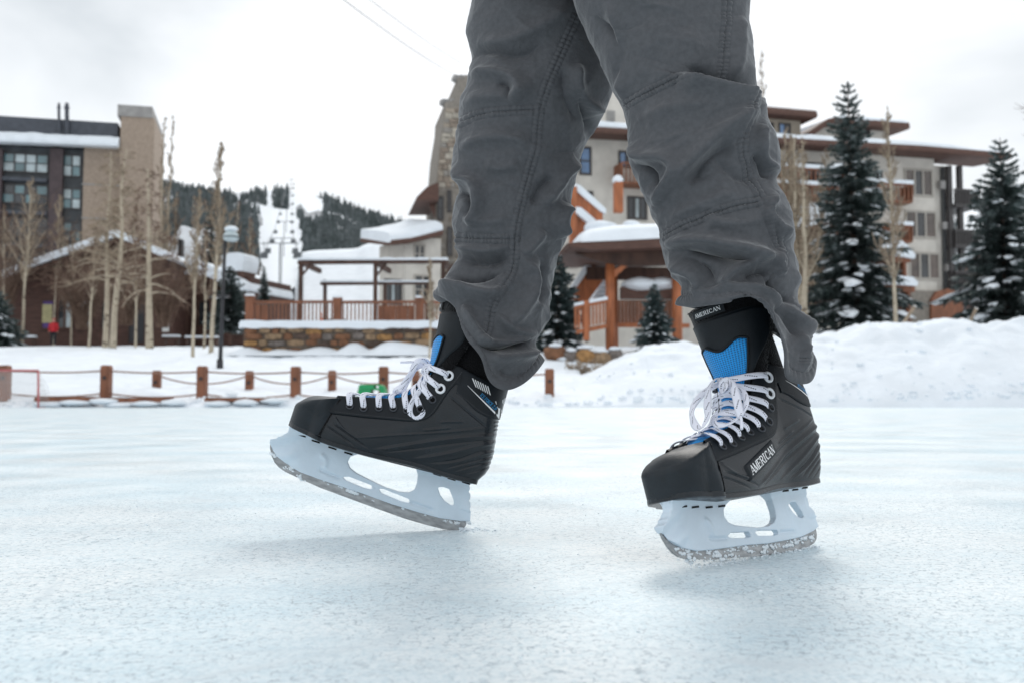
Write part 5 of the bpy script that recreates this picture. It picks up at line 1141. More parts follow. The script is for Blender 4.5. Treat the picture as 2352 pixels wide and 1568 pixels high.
def _common_rest(R):
    # liner: dark padded collar round the ankle ------------------------------------
    rows = []
    for (x, y, ax, ay) in ((1225, 770, .036, .027), (1240, 640, .042, .032), (1262, 540, .042, .035), (1260, 420, .038, .039), (1248, 300, .034, .043), (1246, 180, .032, .045), (1244, 100, .029, .042)):
        c = suv(x, y); rows.append([(c[0] + ax * math.cos(a) * 1.0, ay * math.sin(a), c[1] + .25 * ax * math.cos(a)) for a in np.linspace(0, 2 * PI, 48, endpoint=False)])
    mb = MB(); mb.grid(rows, True); mb.f.append(tuple(6 * 48 + i for i in range(48))); mb.m.append(0); mk('liner', mb, M['felt'], R, True)
    # eyelets --------------------------------------------------------------------------
    for sd in (1, -1):
        for i, e in enumerate(EYE):
            c = on_boot(e, .0030, sd); t_, s_ = ts_of(*e); n = bnorm(np.array(t_), np.array(s_)) * np.array((1, sd, 1)); a = unit(np.cross(n, (0, 0, 1))); b = np.cross(n, a); mb = MB(); big = i >= 7; r0 = .0058 if big else .0046; r1 = .0019 if big else .0013
            mb.grid([[c + (a * math.cos(p) + b * math.sin(p)) * (r0 + r1 * math.cos(q)) + n * r1 * math.sin(q) for q in np.linspace(0, 2 * PI, 8, endpoint=False)] for p in np.linspace(0, 2 * PI, 21)], True)
            mk('eyelet', mb, M['eyelet_white' if big else 'eyelet_dark'], R, True)
            mb = MB(); mb.add([c + (a * math.cos(p) + b * math.sin(p)) * (r0 - r1 * .4) - n * .0002 for p in np.linspace(0, 2 * PI, 16, endpoint=False)], [tuple(range(16))]); mk('eyelet_hole', mb, M['felt'], R, False, False)
    # laces ------------------------------------------------------------------------------
    TW = np.interp(np.arange(9), [0, 5, 6, 7, 8], [.04, .315, .37, .42, .475])
    ET = [.945, .88, .805, .755, .70, .655, .615, .572, .528]
    def edge(i, sd, off=.004): # point where the lace rolls over the flap edge
        p = boot(np.array(ET[i]), np.array(.985)) + bnorm(np.array(ET[i]), np.array(.95)) * off; return p * np.array((1, sd, 1)) + np.array((.0006, 0, .0006))
    laces = []
    for i in range(9):
        for sd in (1, -1):
            e0 = on_boot(EYE[i], .0022, sd); t_, s_ = ts_of(*EYE[i]); nE = bnorm(np.array(t_), np.array(s_)) * np.array((1, sd, 1)); j = min(i + 1, 8); lift = .0035 if sd > 0 else .0055
            eA = edge(i, sd); w0 = TW[i]; w1_ = TW[j] if i < 8 else .47
            mid = tongue(w0 * .5 + w1_ * .5, 0) + tn(np.array(w0), np.array(0.)) * _s * (.0042 + (.0016 if sd > 0 else .0)); nM = tn(np.array(w0 * .5 + w1_ * .5), np.array(0.)) * _s
            if i < 8:
                eB = edge(j, -sd); e1 = on_boot(EYE[j], .0022, -sd); tb, sb = ts_of(*EYE[j]); nB = bnorm(np.array(tb), np.array(sb)) * np.array((1, -sd, 1))
                hook = e0 + nE * .0035 + (eA - e0) * .25
                if sd < 0:
                    laces.append(ribbon([e0 - nE * .002, hook, eA + nE * .002, eA * .55 + mid * .45 + nM * .001, mid - nM * .002], np.array([nE, nE, unit(nE + nM), nM, nM]), .0086, .0013, 24)); continue
                laces.append(ribbon([e0 - nE * .002, hook, eA + nE * .002, eA * .55 + mid * .45 + nM * .003, mid, mid * .45 + eB * .55 + nM * .001, eB - np.array((0, -sd * .004, .003))], np.array([nE, nE, unit(nE + nM), nM, nM, nM, nM]), .0086, .0013, 34))
            else:
                kn = tongue(.475, 0) + tn(np.array(.475), np.array(0.)) * _s * .012
                laces.append(ribbon([e0 - nE * .002, e0 + nE * .004 + (eA - e0) * .2, eA + nE * .003, eA * .5 + kn * .5 + nM * .003, kn], np.array([nE, nE, unit(nE + nM), nM, nM]), .0082, .0014, 26))
    mk('lace', merge(*laces), M['lace'], R, True)
    for sd in (1, -1):
        mb = MB(); f3 = lambda x, y: on_boot(suv(x, y), .0021, sd)
        for k in range(7): x0, y0 = 1257 + 14 * k, 590 + 7.2 * k; mb.add([f3(x0, y0), f3(x0 + 7, y0 + 2), f3(x0 + 26 - k, y0 + 52), f3(x0 + 20 - k, y0 + 50)], [(0, 1, 2, 3)])
        seg = poly([(1232, 632), (1398, 806)], 9); 
        for i in range(8): wl_ = 1.2 + .9 * i; mb.add([f3(*seg[i]), f3(*seg[i + 1]), f3(seg[i + 1][0] + wl_ * .2 + .5, seg[i + 1][1] - wl_ * 1.6 - 1), f3(seg[i][0] + wl_ * .2, seg[i][1] - wl_ * 1.6)], [(0, 1, 2, 3)])
        mb.add([f3(1398, 808), f3(1410, 818), f3(1414, 760), f3(1402, 764)], [(0, 1, 2, 3)]); mb.add([f3(1402, 764), f3(1414, 760), f3(1388, 716), f3(1386, 722)], [(0, 1, 2, 3)])
        for k in range(3): x0 = 1428 + 9 * k; mb.add([f3(x0, 708 - 6 * k), f3(x0 + 4, 706 - 6 * k), f3(x0 - 2, 790 - 8 * k), f3(x0 - 7, 795 - 8 * k)], [(0, 1, 2, 3)])
        pr = mk('cuff_print', mb, M['whiteink'], R, False, False); f4 = frame2((1299, 687), (1385, 770), 20)
        # the word reads from the front down to the back on the left side, mirrored order on the other
        mk('lettering', lettering('ICE FORCE 2.0', (lambda x, y: on_boot(suv(*f4(x, y)), .0022, sd)) if sd > 0 else (lambda x, y: on_boot(suv(*f4(1 - x, y)), .0022, sd)), 9, .75), M['blueink'], pr, False, False)
    # holder and runner ---------------------------------------------------------------------
    outer = [(226, 846), (214, 895), (190, 908), (182, 916), (160, 920), (150, 930), (116, 934), (111, 958), (130, 1000), (160, 1036), (200, 1070), (280, 1120), (400, 1165), (520, 1205), (640, 1245), (800, 1305), (960, 1355), (1080, 1388), (1200, 1406), (1256, 1405), (1259, 1350), (1250, 1338), (1258, 1325), (1257, 1300), (1246, 1290), (1256, 1278), (1257, 1250), (1244, 1240), (1254, 1225), (1250, 1196), (1276, 1190), (1284, 1172), (1100, 1118), (936, 1072), (940, 1095), (953, 1140), (948, 1190), (935, 1225), (905, 1240), (850, 1236), (760, 1206), (665, 1160), (605, 1130), (566, 1100), (552, 1066), (566, 1036), (600, 1024), (642, 1016), (640, 1006), (500, 966), (350, 905)]
    holes = [[(522, 1150), (560, 1148), (690, 1198), (692, 1224), (640, 1210), (545, 1170)], [(728, 1216), (760, 1220), (905, 1278), (909, 1302), (860, 1290), (745, 1242)], [(1068, 1212), (1100, 1210), (1134, 1222), (1160, 1286), (1162, 1316), (1140, 1312), (1108, 1290), (1084, 1258)]]
    cu = bpy.data.curves.new('holder', 'CURVE'); cu.dimensions = '2D'; cu.fill_mode = 'BOTH'; cu.extrude = .0085
    for pg in [outer] + holes:
        spn = cu.splines.new('POLY'); q = suvs(pg); spn.points.add(len(q) - 1); spn.use_cyclic_u = True
        for pt_, (a, b) in zip(spn.points, q): pt_.co = (a, b, 0, 1)
    to = bpy.data.objects.new('holder_tmp', cu); COL.objects.link(to); me = bpy.data.meshes.new_from_object(to.evaluated_get(bpy.context.evaluated_depsgraph_get())); bpy.data.objects.remove(to)
    to = bpy.data.objects.new('holder_tmp', me); COL.objects.link(to); md = to.modifiers.new('r', 'REMESH'); md.mode = 'VOXEL'; md.voxel_size = .0011
    me2 = bpy.data.meshes.new_from_object(to.evaluated_get(bpy.context.evaluated_depsgraph_get())); bpy.data.objects.remove(to)
    co = np.zeros(len(me2.vertices) * 3); me2.vertices.foreach_get('co', co); co = co.reshape(-1, 3)
    u_, v_, y_ = co[:, 0], co[:, 1], co[:, 2]; zs = .0733 + .0 * u_
    hgt = np.clip((v_ - .020) / (.074 - .020), 0, 1.1)
    flr = np.interp(u_, [0, .03, .09, .12, .2, .27, .30], [2.2, 3.0, 3.2, 2.6, 3.4, 3.6, 2.6]); sc_y = .52 + .22 * hgt + (flr - .74) * np.clip((hgt - .62) / .38, 0, 1) ** 2.2
    ribs = (np.sin((v_ - .02) / .0052) * .0024) * np.clip((.022 - u_) / .012, 0, 1) * (v_ > .025) * (v_ < .066) + (np.sin((v_ + u_ * .5) / .0050) * .0022) * np.clip((u_ - .262) / .014, 0, 1)
    rl_ = relief(u_, v_, [([(390, 1106), (455, 1135), (520, 1160)], -.0026, .0030), ([(910, 1295), (980, 1320), (1045, 1345)], -.0026, .0030), ([(400, 1020), (430, 1060), (420, 1100)], .0020, .005), ([(700, 1195), (715, 1225)], -.0008, .002)])
    co[:, 2] = y_ * sc_y + np.sign(y_) * (ribs + rl_) * (np.abs(y_) > .006)
    me2.vertices.foreach_set('co', np.stack((co[:, 0], -co[:, 2], co[:, 1]), 1).ravel()); me2.materials.clear(); me2.materials.append(M['holder']); me2.polygons.foreach_set('use_smooth', [True] * len(me2.polygons)); me2.polygons.foreach_set('material_index', [0] * len(me2.polygons)); me2.update()
    ho = link('blade_holder', me2, R); sm = ho.modifiers.new('smooth', 'SMOOTH'); sm.factor = .5; sm.iterations = 1
    mb = MB()                                      # rivet slots under the sole
    for (x, y) in ((292, 910), (372, 944), (466, 982), (556, 1012), (1064, 1134), (1147, 1160), (1230, 1182)):
        for sd in (1, -1):
            c = suv(x, y + 4); hg = min(1.1, (c[1] - .020) / .054); fl = np.interp(c[0], [0, .03, .09, .12, .2, .27, .30], [2.2, 3.0, 3.2, 2.6, 3.4, 3.6, 2.6]); yy = sd * .0085 * (.52 + .22 * hg + (fl - .74) * max(0, (hg - .62) / .38) ** 2.2); q = np.array((c[0], yy, c[1])); mb.box(q[0] - .006, q[0] + .006, q[1] - .0012, q[1] + .0012, q[2] - .0011, q[2] + .0011)
    mk('rivet_slots', mb, M['felt'], R); settags([o for o in R.children if o.name.startswith('rivet_slots')][-1], kind='stuff')
    bl = [(114, 950), (112, 985), (122, 1030), (140, 1068), (165, 1096), (200, 1120), (280, 1158), (400, 1212), (560, 1272), (720, 1332), (880, 1390), (1000, 1426), (1100, 1452), (1150, 1460), (1185, 1461), (1210, 1453), (1230, 1436), (1240, 1402), (1200, 1396), (1080, 1378), (960, 1345), (800, 1295), (640, 1235), (520, 1195), (400, 1155), (280, 1110), (205, 1062), (165, 1026), (138, 990), (125, 955)]
    q = suvs(bl); mb = MB(); mb.prism([(a, -.00155, b) for a, b in q], (0, .0031, 0)); mk('runner', mb, M['steel'], R)
def make_skate(label, Mx):
    R = bpy.data.objects.new('ice_skate', None); COL.objects.link(R); R.matrix_world = Mx; R.empty_display_size = .1
    settags(R, label, 'ice skate', 'black and white hockey skates on the ice')
    # shell ------------------------------------------------------------
    t, s = np.meshgrid(np.linspace(0, 1, 460), np.linspace(-.0, 1, 210)); Bp = boot(t, s); Nn = bnorm(t, s); h = relief(Bp[..., 0], Bp[..., 2], LINES) * np.clip(s * 9, 0, 1)
    # carbon weave ribs in the two dark bands
    mb = MB()
    for sd in (1, -1):
        Q = Bp + Nn * h[..., None]; Q = Q * np.array((1, sd, 1)); mb.grid(Q, flip=sd < 0)
    mk('shell', mb, M['shell'], R, True)
    # overlays: eyelet facing and cuff ----------------------------------
    def overlay(name, t0, t1, fs, off, matl, s1=1.0):
        for sd in (1, -1):
            tt = np.linspace(t0, t1, 130); sl = np.interp(tt, fs[:, 0], fs[:, 1]); A = []
            for q, o in [(0, -.001), (0, off * .7), (.02, off)] + [(x, off) for x in np.linspace(.05, .95, 26)] + [(.98, off), (1, off * .7), (1, -.002), (1, -.005)]:
                s_ = sl + (s1 - sl) * q; A.append((boot(tt, s_) + bnorm(tt, s_) * o) * np.array((1, sd, 1)))
            if o < -.004: A[-1] = A[-1] - np.array((0, 0, 0))
            # stitched groove just inside the edge
            mb = MB(); A = np.array(A); mb.grid(A, flip=sd < 0); k = A.shape[1]; r = A.shape[0]
            o_ = mk(name, mb, matl, R, True)
    overlay('cuff_panel', .0, .415, _c, .0016, M['boot']); overlay('eyelet_flap', .405, 1.0, _f, .0026, M['boot'])
    # stitching
    for sd in (1, -1):
        mb = MB()
        for path, o in ((suvs([(490, 782), (560, 791), (700, 806), (850, 819), (952, 822), (1008, 803), (1066, 736), (1120, 656), (1160, 606), (1205, 552)]), .0030), (suvs([(1170, 666), (1245, 728), (1330, 790), (1420, 812)]), .0020), (suvs([(1200, 556), (1160, 612), (1140, 640)]), .0030)):
            C = curve(path, 260)
            for i in range(0, 258, 4):
                a, b = on_boot(C[i], o, sd), on_boot(C[i + 2], o, sd); d = unit(b - a); n = np.array((0, sd, 0)); c = np.cross(d, n) * .0004; mb.add([a - c, b - c, b + c, a + c], [(0, 1, 2, 3)])
        settags(mk('stitching', mb, M['stitch'], R, False, False), kind='stuff')
    # toe cap -----------------------------------------------------------
    def cap(a, q):
        """a -1..1 around the toe from seam to seam, q 0..1 up the wall, 1..2 over the top"""
        seamB, seamT = suv(405, 914), suv(522, 700); fB, fT = suv(224, 832), suv(285, 690); fU = suv(262, 714)
        qq = min(q, 1.); x_s = seamB[0] + (seamT[0] - seamB[0]) * qq; z_s = seamB[1] + (seamT[1] - seamB[1]) * qq ** 1; x_f = fB[0] + (fU[0] - fB[0]) * qq - .0; z_f = fB[1] + (fU[1] - fB[1]) * qq
        rd = max(0, (qq - .72) / .28) ** 2; x_f = x_f - .0050 * rd
        hw_s = .0465 - .0165 * qq ** 1.6; hw_f = .030 + .004 * qq - .0045 * rd
        k = abs(a); sg = 1 if a >= 0 else -1; s0 = .50
        if k > s0: f = (k - s0) / (1 - s0); x = x_f - .032 + (x_s - x_f + .032) * f; y = hw_f + .0105 + (hw_s - hw_f - .0105) * sstep(f) + .004 * math.sin(PI * f); zf = f
        else:
            g = k / s0 * PI / 2; x = x_f - .032 + .032 * math.copysign(abs(math.cos(g)) ** .78, 1); y = (hw_f + .0105) * abs(math.sin(g)) ** .80; zf = 0
        wz = np.clip((x_f - x) / (x_f - x_s + 1e-9), 0, 1); z = z_f + (z_s - z_f) * wz
        p = np.array((x, y * sg, z))
        if q > 1:
            r = q - 1; mid = np.array((x_s + (x_f - .02 - x_s) * max(0, 1 - k) ** .8 * .9, 0, 0)); wm = np.clip((x_f - mid[0]) / (x_f - x_s), 0, 1); top = np.array((mid[0], 0, fT[1] + (seamT[1] - fT[1]) * wm + .0015))
            e = r ** 1.0; p2 = p + (top - p) * e; dz = .0062 * math.sin(min(1, r * 1.6) * PI / 2); lin = p[2] + (top[2] - p[2]) * e
            p2[2] = p[2] + (top[2] + .0 - p[2]) * (1 - (1 - r) ** 2.0); p = p2
        return p
    aa = np.linspace(-1, 1, 121); qs = np.r_[np.linspace(0, 1, 22), 1 + np.linspace(.04, 1, 22)]
    A = np.array([[cap(a, q) for a in aa] for q in qs])
    C2 = A[0] * np.array((1, .96, 1)) + np.array((0, 0, -.003)); A = np.concatenate([C2[None], A])
    # sunken lines on the cap side and a lip along the sole
    U, V = A[..., 0], A[..., 2]; hh = relief(U, V, [([(315, 750), (400, 800), (480, 838)], -.0012, .0014), ([(395, 765), (430, 800), (470, 822)], -.0010, .0014), ([(318, 748), (400, 762)], -.0009, .0013), ([(220, 838), (300, 878), (405, 916)], -.0010, .0012)])
    A[..., 1] += np.sign(A[..., 1]) * hh * (np.abs(A[..., 1]) > .01)
    mb = MB(); mb.grid(A); mk('toe_cap', mb, M['toecap'], R, True)
    for sd in (1, -1):
        mb = MB(); q = curve(suvs([(524, 698), (490, 762), (452, 835), (405, 920)]), 14); pts = [cap(sd, i / 13.) + np.array((.0005, sd * .0006, 0)) for i in range(14)]
        mb.tube(pts, .0012, 6); mk('cap_seam', mb, M['felt'], R, True)
    # outsole: dark lip under the boot ----------------------------------------
    xs = np.linspace(0, 1, 70); E = boot(xs, np.zeros(70)); pts = [p * np.array((1, 1, 1)) for p in E]; front = [cap(a, 0) for a in np.linspace(1, -1, 31)]
    outl = [p for p in pts if p[0] < front[0][0]] + front + [p * np.array((1, -1, 1)) for p in pts[::-1] if p[0] < front[0][0]]
    mb = MB(); o = np.array(outl); ctr = o.mean(0)
    mb.grid([o + np.array((0, 0, .0005)), o * np.array((1, 1.025, 1)) - np.array((0, 0, .001)), o * np.array((1, 1.02, 1)) - np.array((0, 0, .0055)), o * np.array((.995, .94, 1)) - np.array((0, 0, .0065))], True); n = len(outl)
    mb.f += [tuple(3 * n + i for i in range(n))]; mb.m += [0]; mk('sole', mb, M['shell'], R, False)
    # tongue -------------------------------------------------------------------
    ww, kk = np.meshgrid(np.linspace(0, 1, 90), np.linspace(-1, 1, 61)); rg = np.random.RandomState(2); Tt = tongue(ww, kk); nn = tn(ww, kk) * _s
    fuzz = (np.abs(kk) > .9) * (ww > .5) * rg.randn(*ww.shape) * .0009; top_f = (ww > .97) * rg.randn(*ww.shape) * .0006
    Tt = Tt + nn * (fuzz + top_f)[..., None]; back = Tt - nn * .011
    mb = MB(); mb.grid(Tt); mb.grid(back, flip=True); mb.grid([Tt[0], back[0]]); mb.grid([Tt[-1], back[-1]]); mb.grid([Tt[:, -1], Tt[:, -1] * .5 + back[:, -1] * .5 + np.array((0, 0, .003)), back[:, -1]]); mk('tongue', mb, M['felt'], R, True)
    mb = MB(); rg = np.random.RandomState(7)      # stray felt fibres on the raw edges
    for i in range(420):
        w0 = .45 + .55 * rg.rand(); k0 = rg.choice((-1, 1)); 
        if rg.rand() < .25: w0 = 1.; k0 = rg.uniform(-1, 1)
        p = tongue(w0, k0); d = unit(tn(np.array(w0), np.array(k0)) * _s * .6 + np.array((0, k0 * .8, .2)) + rg.randn(3) * .5) * (.0015 + .002 * rg.rand()); c = rg.randn(3) * .00025; mb.add([p - c, p + c, p + d], [(0, 1, 2)])
    settags(mk('felt_fibre', mb, M['felt'], R, False, False), kind='stuff')
    def tpatch(name, fn, nw, nk, off, matl, edge=.7):
        A = []; UV = []
        for i in np.linspace(0, 1, nw):
            row = []; uvr = []
            for j in np.linspace(-1, 1, nk):
                w_, k_ = fn(i, j); e = off * (1 if 0.02 < i < .98 and abs(j) < .97 else .15); row.append(tongue(w_, k_) + tn(np.array(w_), np.array(k_)) * _s * e); uvr.append((k_ * .07, w_ * .2))
            A.append(row); UV.append(uvr)
        mb = MB(); mb.grid(A, uv=UV); return mk(name, mb, matl, R, True)
    def notch(j): return .715 - .030 * math.exp(-(j / .42) ** 2) * 1.25 + .014 * math.exp(-((abs(j) - .66) / .22) ** 2) - .03 * max(0, abs(j) - .9) * 6 * .4
    tpatch('tongue_panel', lambda i, j: (.44 + (.905 - .03 * j * j * j * 0 - .030 * abs(j) ** 6 - .44) * i, j * (.52 + .36 * sstep((.44 + .46 * i - .44) / .3)) * (1 - .10 * sstep((i - .9) / .1))), 60, 50, .0022, M['boot'])
    tpatch('mesh_panel', lambda i, j: (.03 + (notch(j) - .03) * i, j * (.62 - .22 * sstep(i * 1.8) + .06 * sstep(i * 2 - 1))), 50, 40, .0040, M['bluemesh'])
    # rim round the mesh panel
    rim = [(notch(j), j * .465) for j in np.linspace(-1, 1, 40)]; rim = [(.30 + (notch(-1) - .30) * q, -(.36 + .10 * sstep((.3 + .38 * q - .16) / .55))) for q in np.linspace(0, 1, 16)][:-1] + rim + [(.30 + (notch(1) - .30) * q, (.36 + .10 * sstep((.3 + .38 * q - .16) / .55))) for q in np.linspace(1, 0, 16)][1:]
    mb = MB(); mb.tube([tongue(a, b) + tn(np.array(a), np.array(b)) * _s * .0036 for a, b in rim], .0016, 6); mk('panel_rim', mb, M['boot'], R, True)
    # the maker's tag, badge and ice are added per skate further down
    _common_rest(R)
    return R
def skate_details(R, lateral):
    # label on the tongue top
    lk0, lk1, lw0, lw1 = -.30, .22, .922, .992
    def tl(x, y, off): w_ = lw0 + (lw1 - lw0) * y; k_ = lk0 + (lk1 - lk0) * x; return tongue(w_, k_) + tn(np.array(w_), np.array(k_)) * _s * off
    A = [[tl(x, y, .0034) for x in np.linspace(0, 1, 16)] for y in np.linspace(0, 1, 6)]; mb = MB(); mb.grid(A); A0 = [[tl(x, y, .0005) for x in np.linspace(0, 1, 16)] for y in (0, 1)]; mb.grid([A0[0], A[0]]); mb.grid([A[-1], A0[1]]); lb = mk('tongue_label', mb, M['boot'], R, True)
    mk('lettering', lettering('AMERICAN', lambda x, y: tl(.09 + .82 * x, .28 + .42 * y, .0039), 6), M['whiteink'], lb, False, False)
    # badge and prints ---------------------------------------------------------------------
    f2 = frame2((640, 928), (908, 902), 46); A = []
    for y in np.linspace(-.35, 1.35, 12): A.append([on_boot(suv(*f2(x, y)), .0020 if -.3 < y < 1.3 and -.05 < x < 1.05 else -.0005, lateral) for x in np.linspace(-.08, 1.08, 30)])
    mb = MB(); mb.grid(A); bd = mk('side_badge', mb, M['boot'], R, True)
    mk('lettering', lettering('AMERICAN', lambda x, y: on_boot(suv(*f2(.02 + x * .96, y * .86 + .07)), .0024, lateral), 5), M['whiteink'], bd, False, False)
    mb = MB(); rg = np.random.RandomState(9)       # shaved ice stuck along the runner
    edge_ = curve(suvs([(128, 1000), (160, 1036), (200, 1068), (280, 1118), (340, 1142), (400, 1165), (520, 1207), (640, 1247), (800, 1307), (960, 1357), (1080, 1390), (1200, 1408), (1240, 1407)]), 400); wt = np.interp(np.arange(400), [0, 30, 75, 110, 160, 200, 260, 399], [.5, 1, .95, .25, .5, .6, .12, .3])
    if lateral > 0: wt = np.interp(np.arange(400), [0, 40, 110, 200, 260, 330, 399], [.1, .8, 1, .7, 1, .9, .7])
    for _ in range(260 if lateral > 0 else 130):
        i = rg.randint(400)
        if rg.rand() > wt[i]: continue
        p = edge_[i]; r = .0010 + .0026 * rg.rand() ** 2.2; dn = abs(rg.randn()) * .0030 * (2.2 if lateral > 0 else (1.5 if i < 110 else .5)); sd = rg.choice((-1, 1)); tt_ = unit(edge_[min(i + 2, 399)] - edge_[max(i - 2, 0)])
        for q_ in range(3):
            o_ = rg.randn() * r * 1.1; mb.blob((p[0] + tt_[0] * o_, sd * (.0016 + r * .1), p[1] + tt_[1] * o_ - .0006 - dn + rg.randn() * r * .3), (r * 1.2, r * .35, r * .8), int(rg.randint(999)), .5)
    settags(mk('shaved_ice', mb, M['frost'], R, True), kind='stuff')
    return R

def hit(Mx, x, y, p0, n):
    """where the sight line through a sheet point meets a plane of the skate frame (skate coordinates)"""
    Mi = np.array(Mx.inverted()); o = Mi[:3, :3] @ np.array((0, 0, CAMH)) + Mi[:3, 3]; r = Mi[:3, :3] @ ray(x, y); k = np.dot(np.asarray(p0) - o, n) / np.dot(r, n); return o + r * k
def bow(R, Mx, loops, conv):
    mbs = []
    for pts, wd, th in loops:
        Q = []; Nn = []
        for (x, y, p0, n) in pts: Q.append(hit(Mx, *conv(x, y), p0, n)); Nn.append(n)
        C = np.array(Q); nr = []
        for i in range(len(C)):
            t = unit(C[min(i + 1, len(C) - 1)] - C[max(i - 1, 0)]); b = np.cross(t, Nn[i]); nr.append(unit(np.asarray(Nn[i]) + .55 * unit(b) * math.sin(i * 1.3)))
        mbs.append(ribbon(C, np.array(nr), wd, th, 9 * len(C)))
    o = mk('lace_bow', merge(*mbs), M['lace'], R, True); return o
def pose(org, yaw, pit, roll):
    """frame with x to the toe, z up, rolled about the runner, set down so that its lowest runner point touches the ice"""
    f = Vector((-math.cos(pit) * math.cos(yaw), -math.cos(pit) * math.sin(yaw), math.sin(pit))); up = Vector((0, 0, 1)); l = up.cross(f).normalized(); u = f.cross(l); Rm = Matrix((f, l, u)).transposed() @ Matrix.Rotation(roll, 3, 'X')
    low = min((Rm @ Vector((a, y, b)))[2] for a, b in [suv(1150, 1460), suv(1185, 1461), suv(1210, 1453), suv(880, 1390), suv(400, 1212), suv(560, 1272), suv(280, 1158)] for y in (-.0015, .0015))
    return Matrix.Translation(Vector((org[0], org[1], -low - .0008))) @ Rm.to_4x4()
ML = pose((-.0641, 1.461), .0817, .3069, .0098)
MR = pose((.3976, 1.3036), .7307, -.002, .2276)
LSK = make_skate('hockey skate tipped back on its blade heel with the toe lifted, seen side on', ML)
RSK = bpy.data.objects.new('ice_skate', None); COL.objects.link(RSK); RSK.matrix_world = MR; RSK.empty_display_size = .1
settags(RSK, 'hockey skate flat on the ice turned toward the viewer, white lettered badge on its side', 'ice skate', 'black and white hockey skates on the ice')
for ch in list(LSK.children): copy_tree(ch, RSK)
skate_details(LSK, -1); skate_details(RSK, 1)
# bows: left skate
zb = lambda x, y: ((1500 + x / 3.92) / 1.7415, (1350 + y / 3.92) / 1.7415)
yn = (0, 1, 0); pl = lambda pts, cs: [(x, y, (0, c, 0), yn) for (x, y), c in zip(pts, np.interp(np.linspace(0, 1, len(pts)), np.linspace(0, 1, len(cs)), cs))]
bow(LSK, ML, [
    (pl([(870, 470), (800, 370), (700, 350), (630, 395), (580, 490)], (.006, -.004, -.012)), .0072, .0013),
    (pl([(860, 430), (770, 352), (680, 372), (600, 490), (500, 640), (400, 765), (315, 842), (330, 872), (395, 872), (480, 740), (565, 590), (650, 470), (740, 432), (850, 480)], (.006, .012, .016, .008, .004, .002)), .0078, .0013),
    (pl([(810, 520), (790, 640), (720, 800), (630, 930), (565, 1050), (552, 1180), (620, 1268), (720, 1232), (785, 1120), (806, 900), (800, 700), (815, 540)], (.012, .030, .041, .043, .043, .036, .016)), .0078, .0013),
    (pl([(760, 560), (790, 470), (860, 450), (895, 520), (855, 600), (790, 575), (765, 530)], (.012, .016, .018, .016, .010)), .0085, .0016),
    (pl([(840, 520), (800, 490), (840, 570), (890, 560)], (.016, .020, .018)), .0085, .0016),
    (pl([(820, 590), (760, 660), (700, 715)], (.012, .008)), .0060, .0012),
    (pl([(640, 378), (560, 378), (400, 383)], (-.006, -.014)), .0032, .0026)], zb)
# right skate: loops lie on the slope of the laces
zc = lambda x, y: ((2600 + x / 3.563) / 1.7415, (1420 + y / 3.563) / 1.7415)
k0 = tongue(.475, 0); k1 = tongue(.12, 0); nl = unit(np.cross((0, 1, 0), k1 - k0)); nl = nl if nl[2] > 0 else -nl
pr = lambda pts, hs: [(x, y, k0 + nl * h, nl) for (x, y), h in zip(pts, np.interp(np.linspace(0, 1, len(pts)), np.linspace(0, 1, len(hs)), hs))]
bow(RSK, MR, [
    (pr([(1060, 410), (960, 330), (870, 400), (826, 560), (822, 760), (800, 930), (730, 1035), (640, 990), (595, 850), (622, 720), (720, 580), (830, 480), (960, 425), (1065, 440)], (.018, .030, .032, .028, .020, .016)), .0096, .0013),
    (pr([(1075, 390), (1150, 395), (1205, 500), (1240, 640), (1268, 780), (1290, 870)], (.020, .032, .030, .026)), .0098, .0013),
    (pr([(1286, 860), (1300, 950), (1304, 1050)], (.026, .024)), .0034, .0026),
    (pr([(1120, 450), (1280, 490), (1365, 600), (1360, 730), (1260, 880), (1130, 970), (1000, 1000), (920, 970), (905, 890), (965, 842), (1100, 825), (1235, 825)], (.018, .022, .024, .026, .024, .018, .014)), .0074, .0013),
    (pr([(1040, 500), (1020, 420), (1060, 360), (1120, 390), (1130, 480), (1070, 510), (1030, 460)], (.018, .026, .028, .026, .018)), .0085, .0018),
    (pr([(1060, 400), (1090, 460), (1060, 520)], (.030, .032, .024)), .0080, .0016),
    (pr([(1040, 500), (960, 620), (880, 750)], (.016, .014)), .0075, .0013)], zc)

# ice shavings: a small heap where the heel digs in, a line along the flat runner, crumbs all round
rg = np.random.RandomState(21); mb = MB()
hl = np.array(ML @ Vector((*suv(1190, 1460)[:1], 0, suv(1190, 1460)[1]))); ra = np.array(MR @ Vector((suv(1185, 1461)[0], 0, suv(1185, 1461)[1]))); rb_ = np.array(MR @ Vector((suv(300, 1165)[0], 0, suv(300, 1165)[1])))
for i in range(1500):
    if i < 170: p = hl + np.array((abs(rg.randn()) * .010 + .002, rg.randn() * .007, 0)) * (1 if i < 110 else 2.2); r = .0006 + .0016 * rg.rand() ** 2; z_ = max(0, .004 - abs(p[0] - hl[0]) * .25) * rg.rand()
    elif i < 520: t_ = rg.rand(); p = ra + (rb_ - ra) * t_ + np.array((rg.randn() * .006, rg.randn() * .006, 0)); r = .0005 + .0012 * rg.rand() ** 2; z_ = .001 * rg.rand()
    else: p = np.array((rg.uniform(-.7, .8), rg.uniform(.7, 2.4), 0)); r = .0004 + .0011 * rg.rand() ** 3; z_ = 0
    mb.blob((p[0], p[1], z_ + r * .4), (r * 1.4, r * 1.1, r * .8), i, .5)
settags(mk('ice_shavings', mb, M['frost'], None, False, False), 'white ice shavings scattered on the rink round both skate blades', 'ice shavings', kind='stuff')
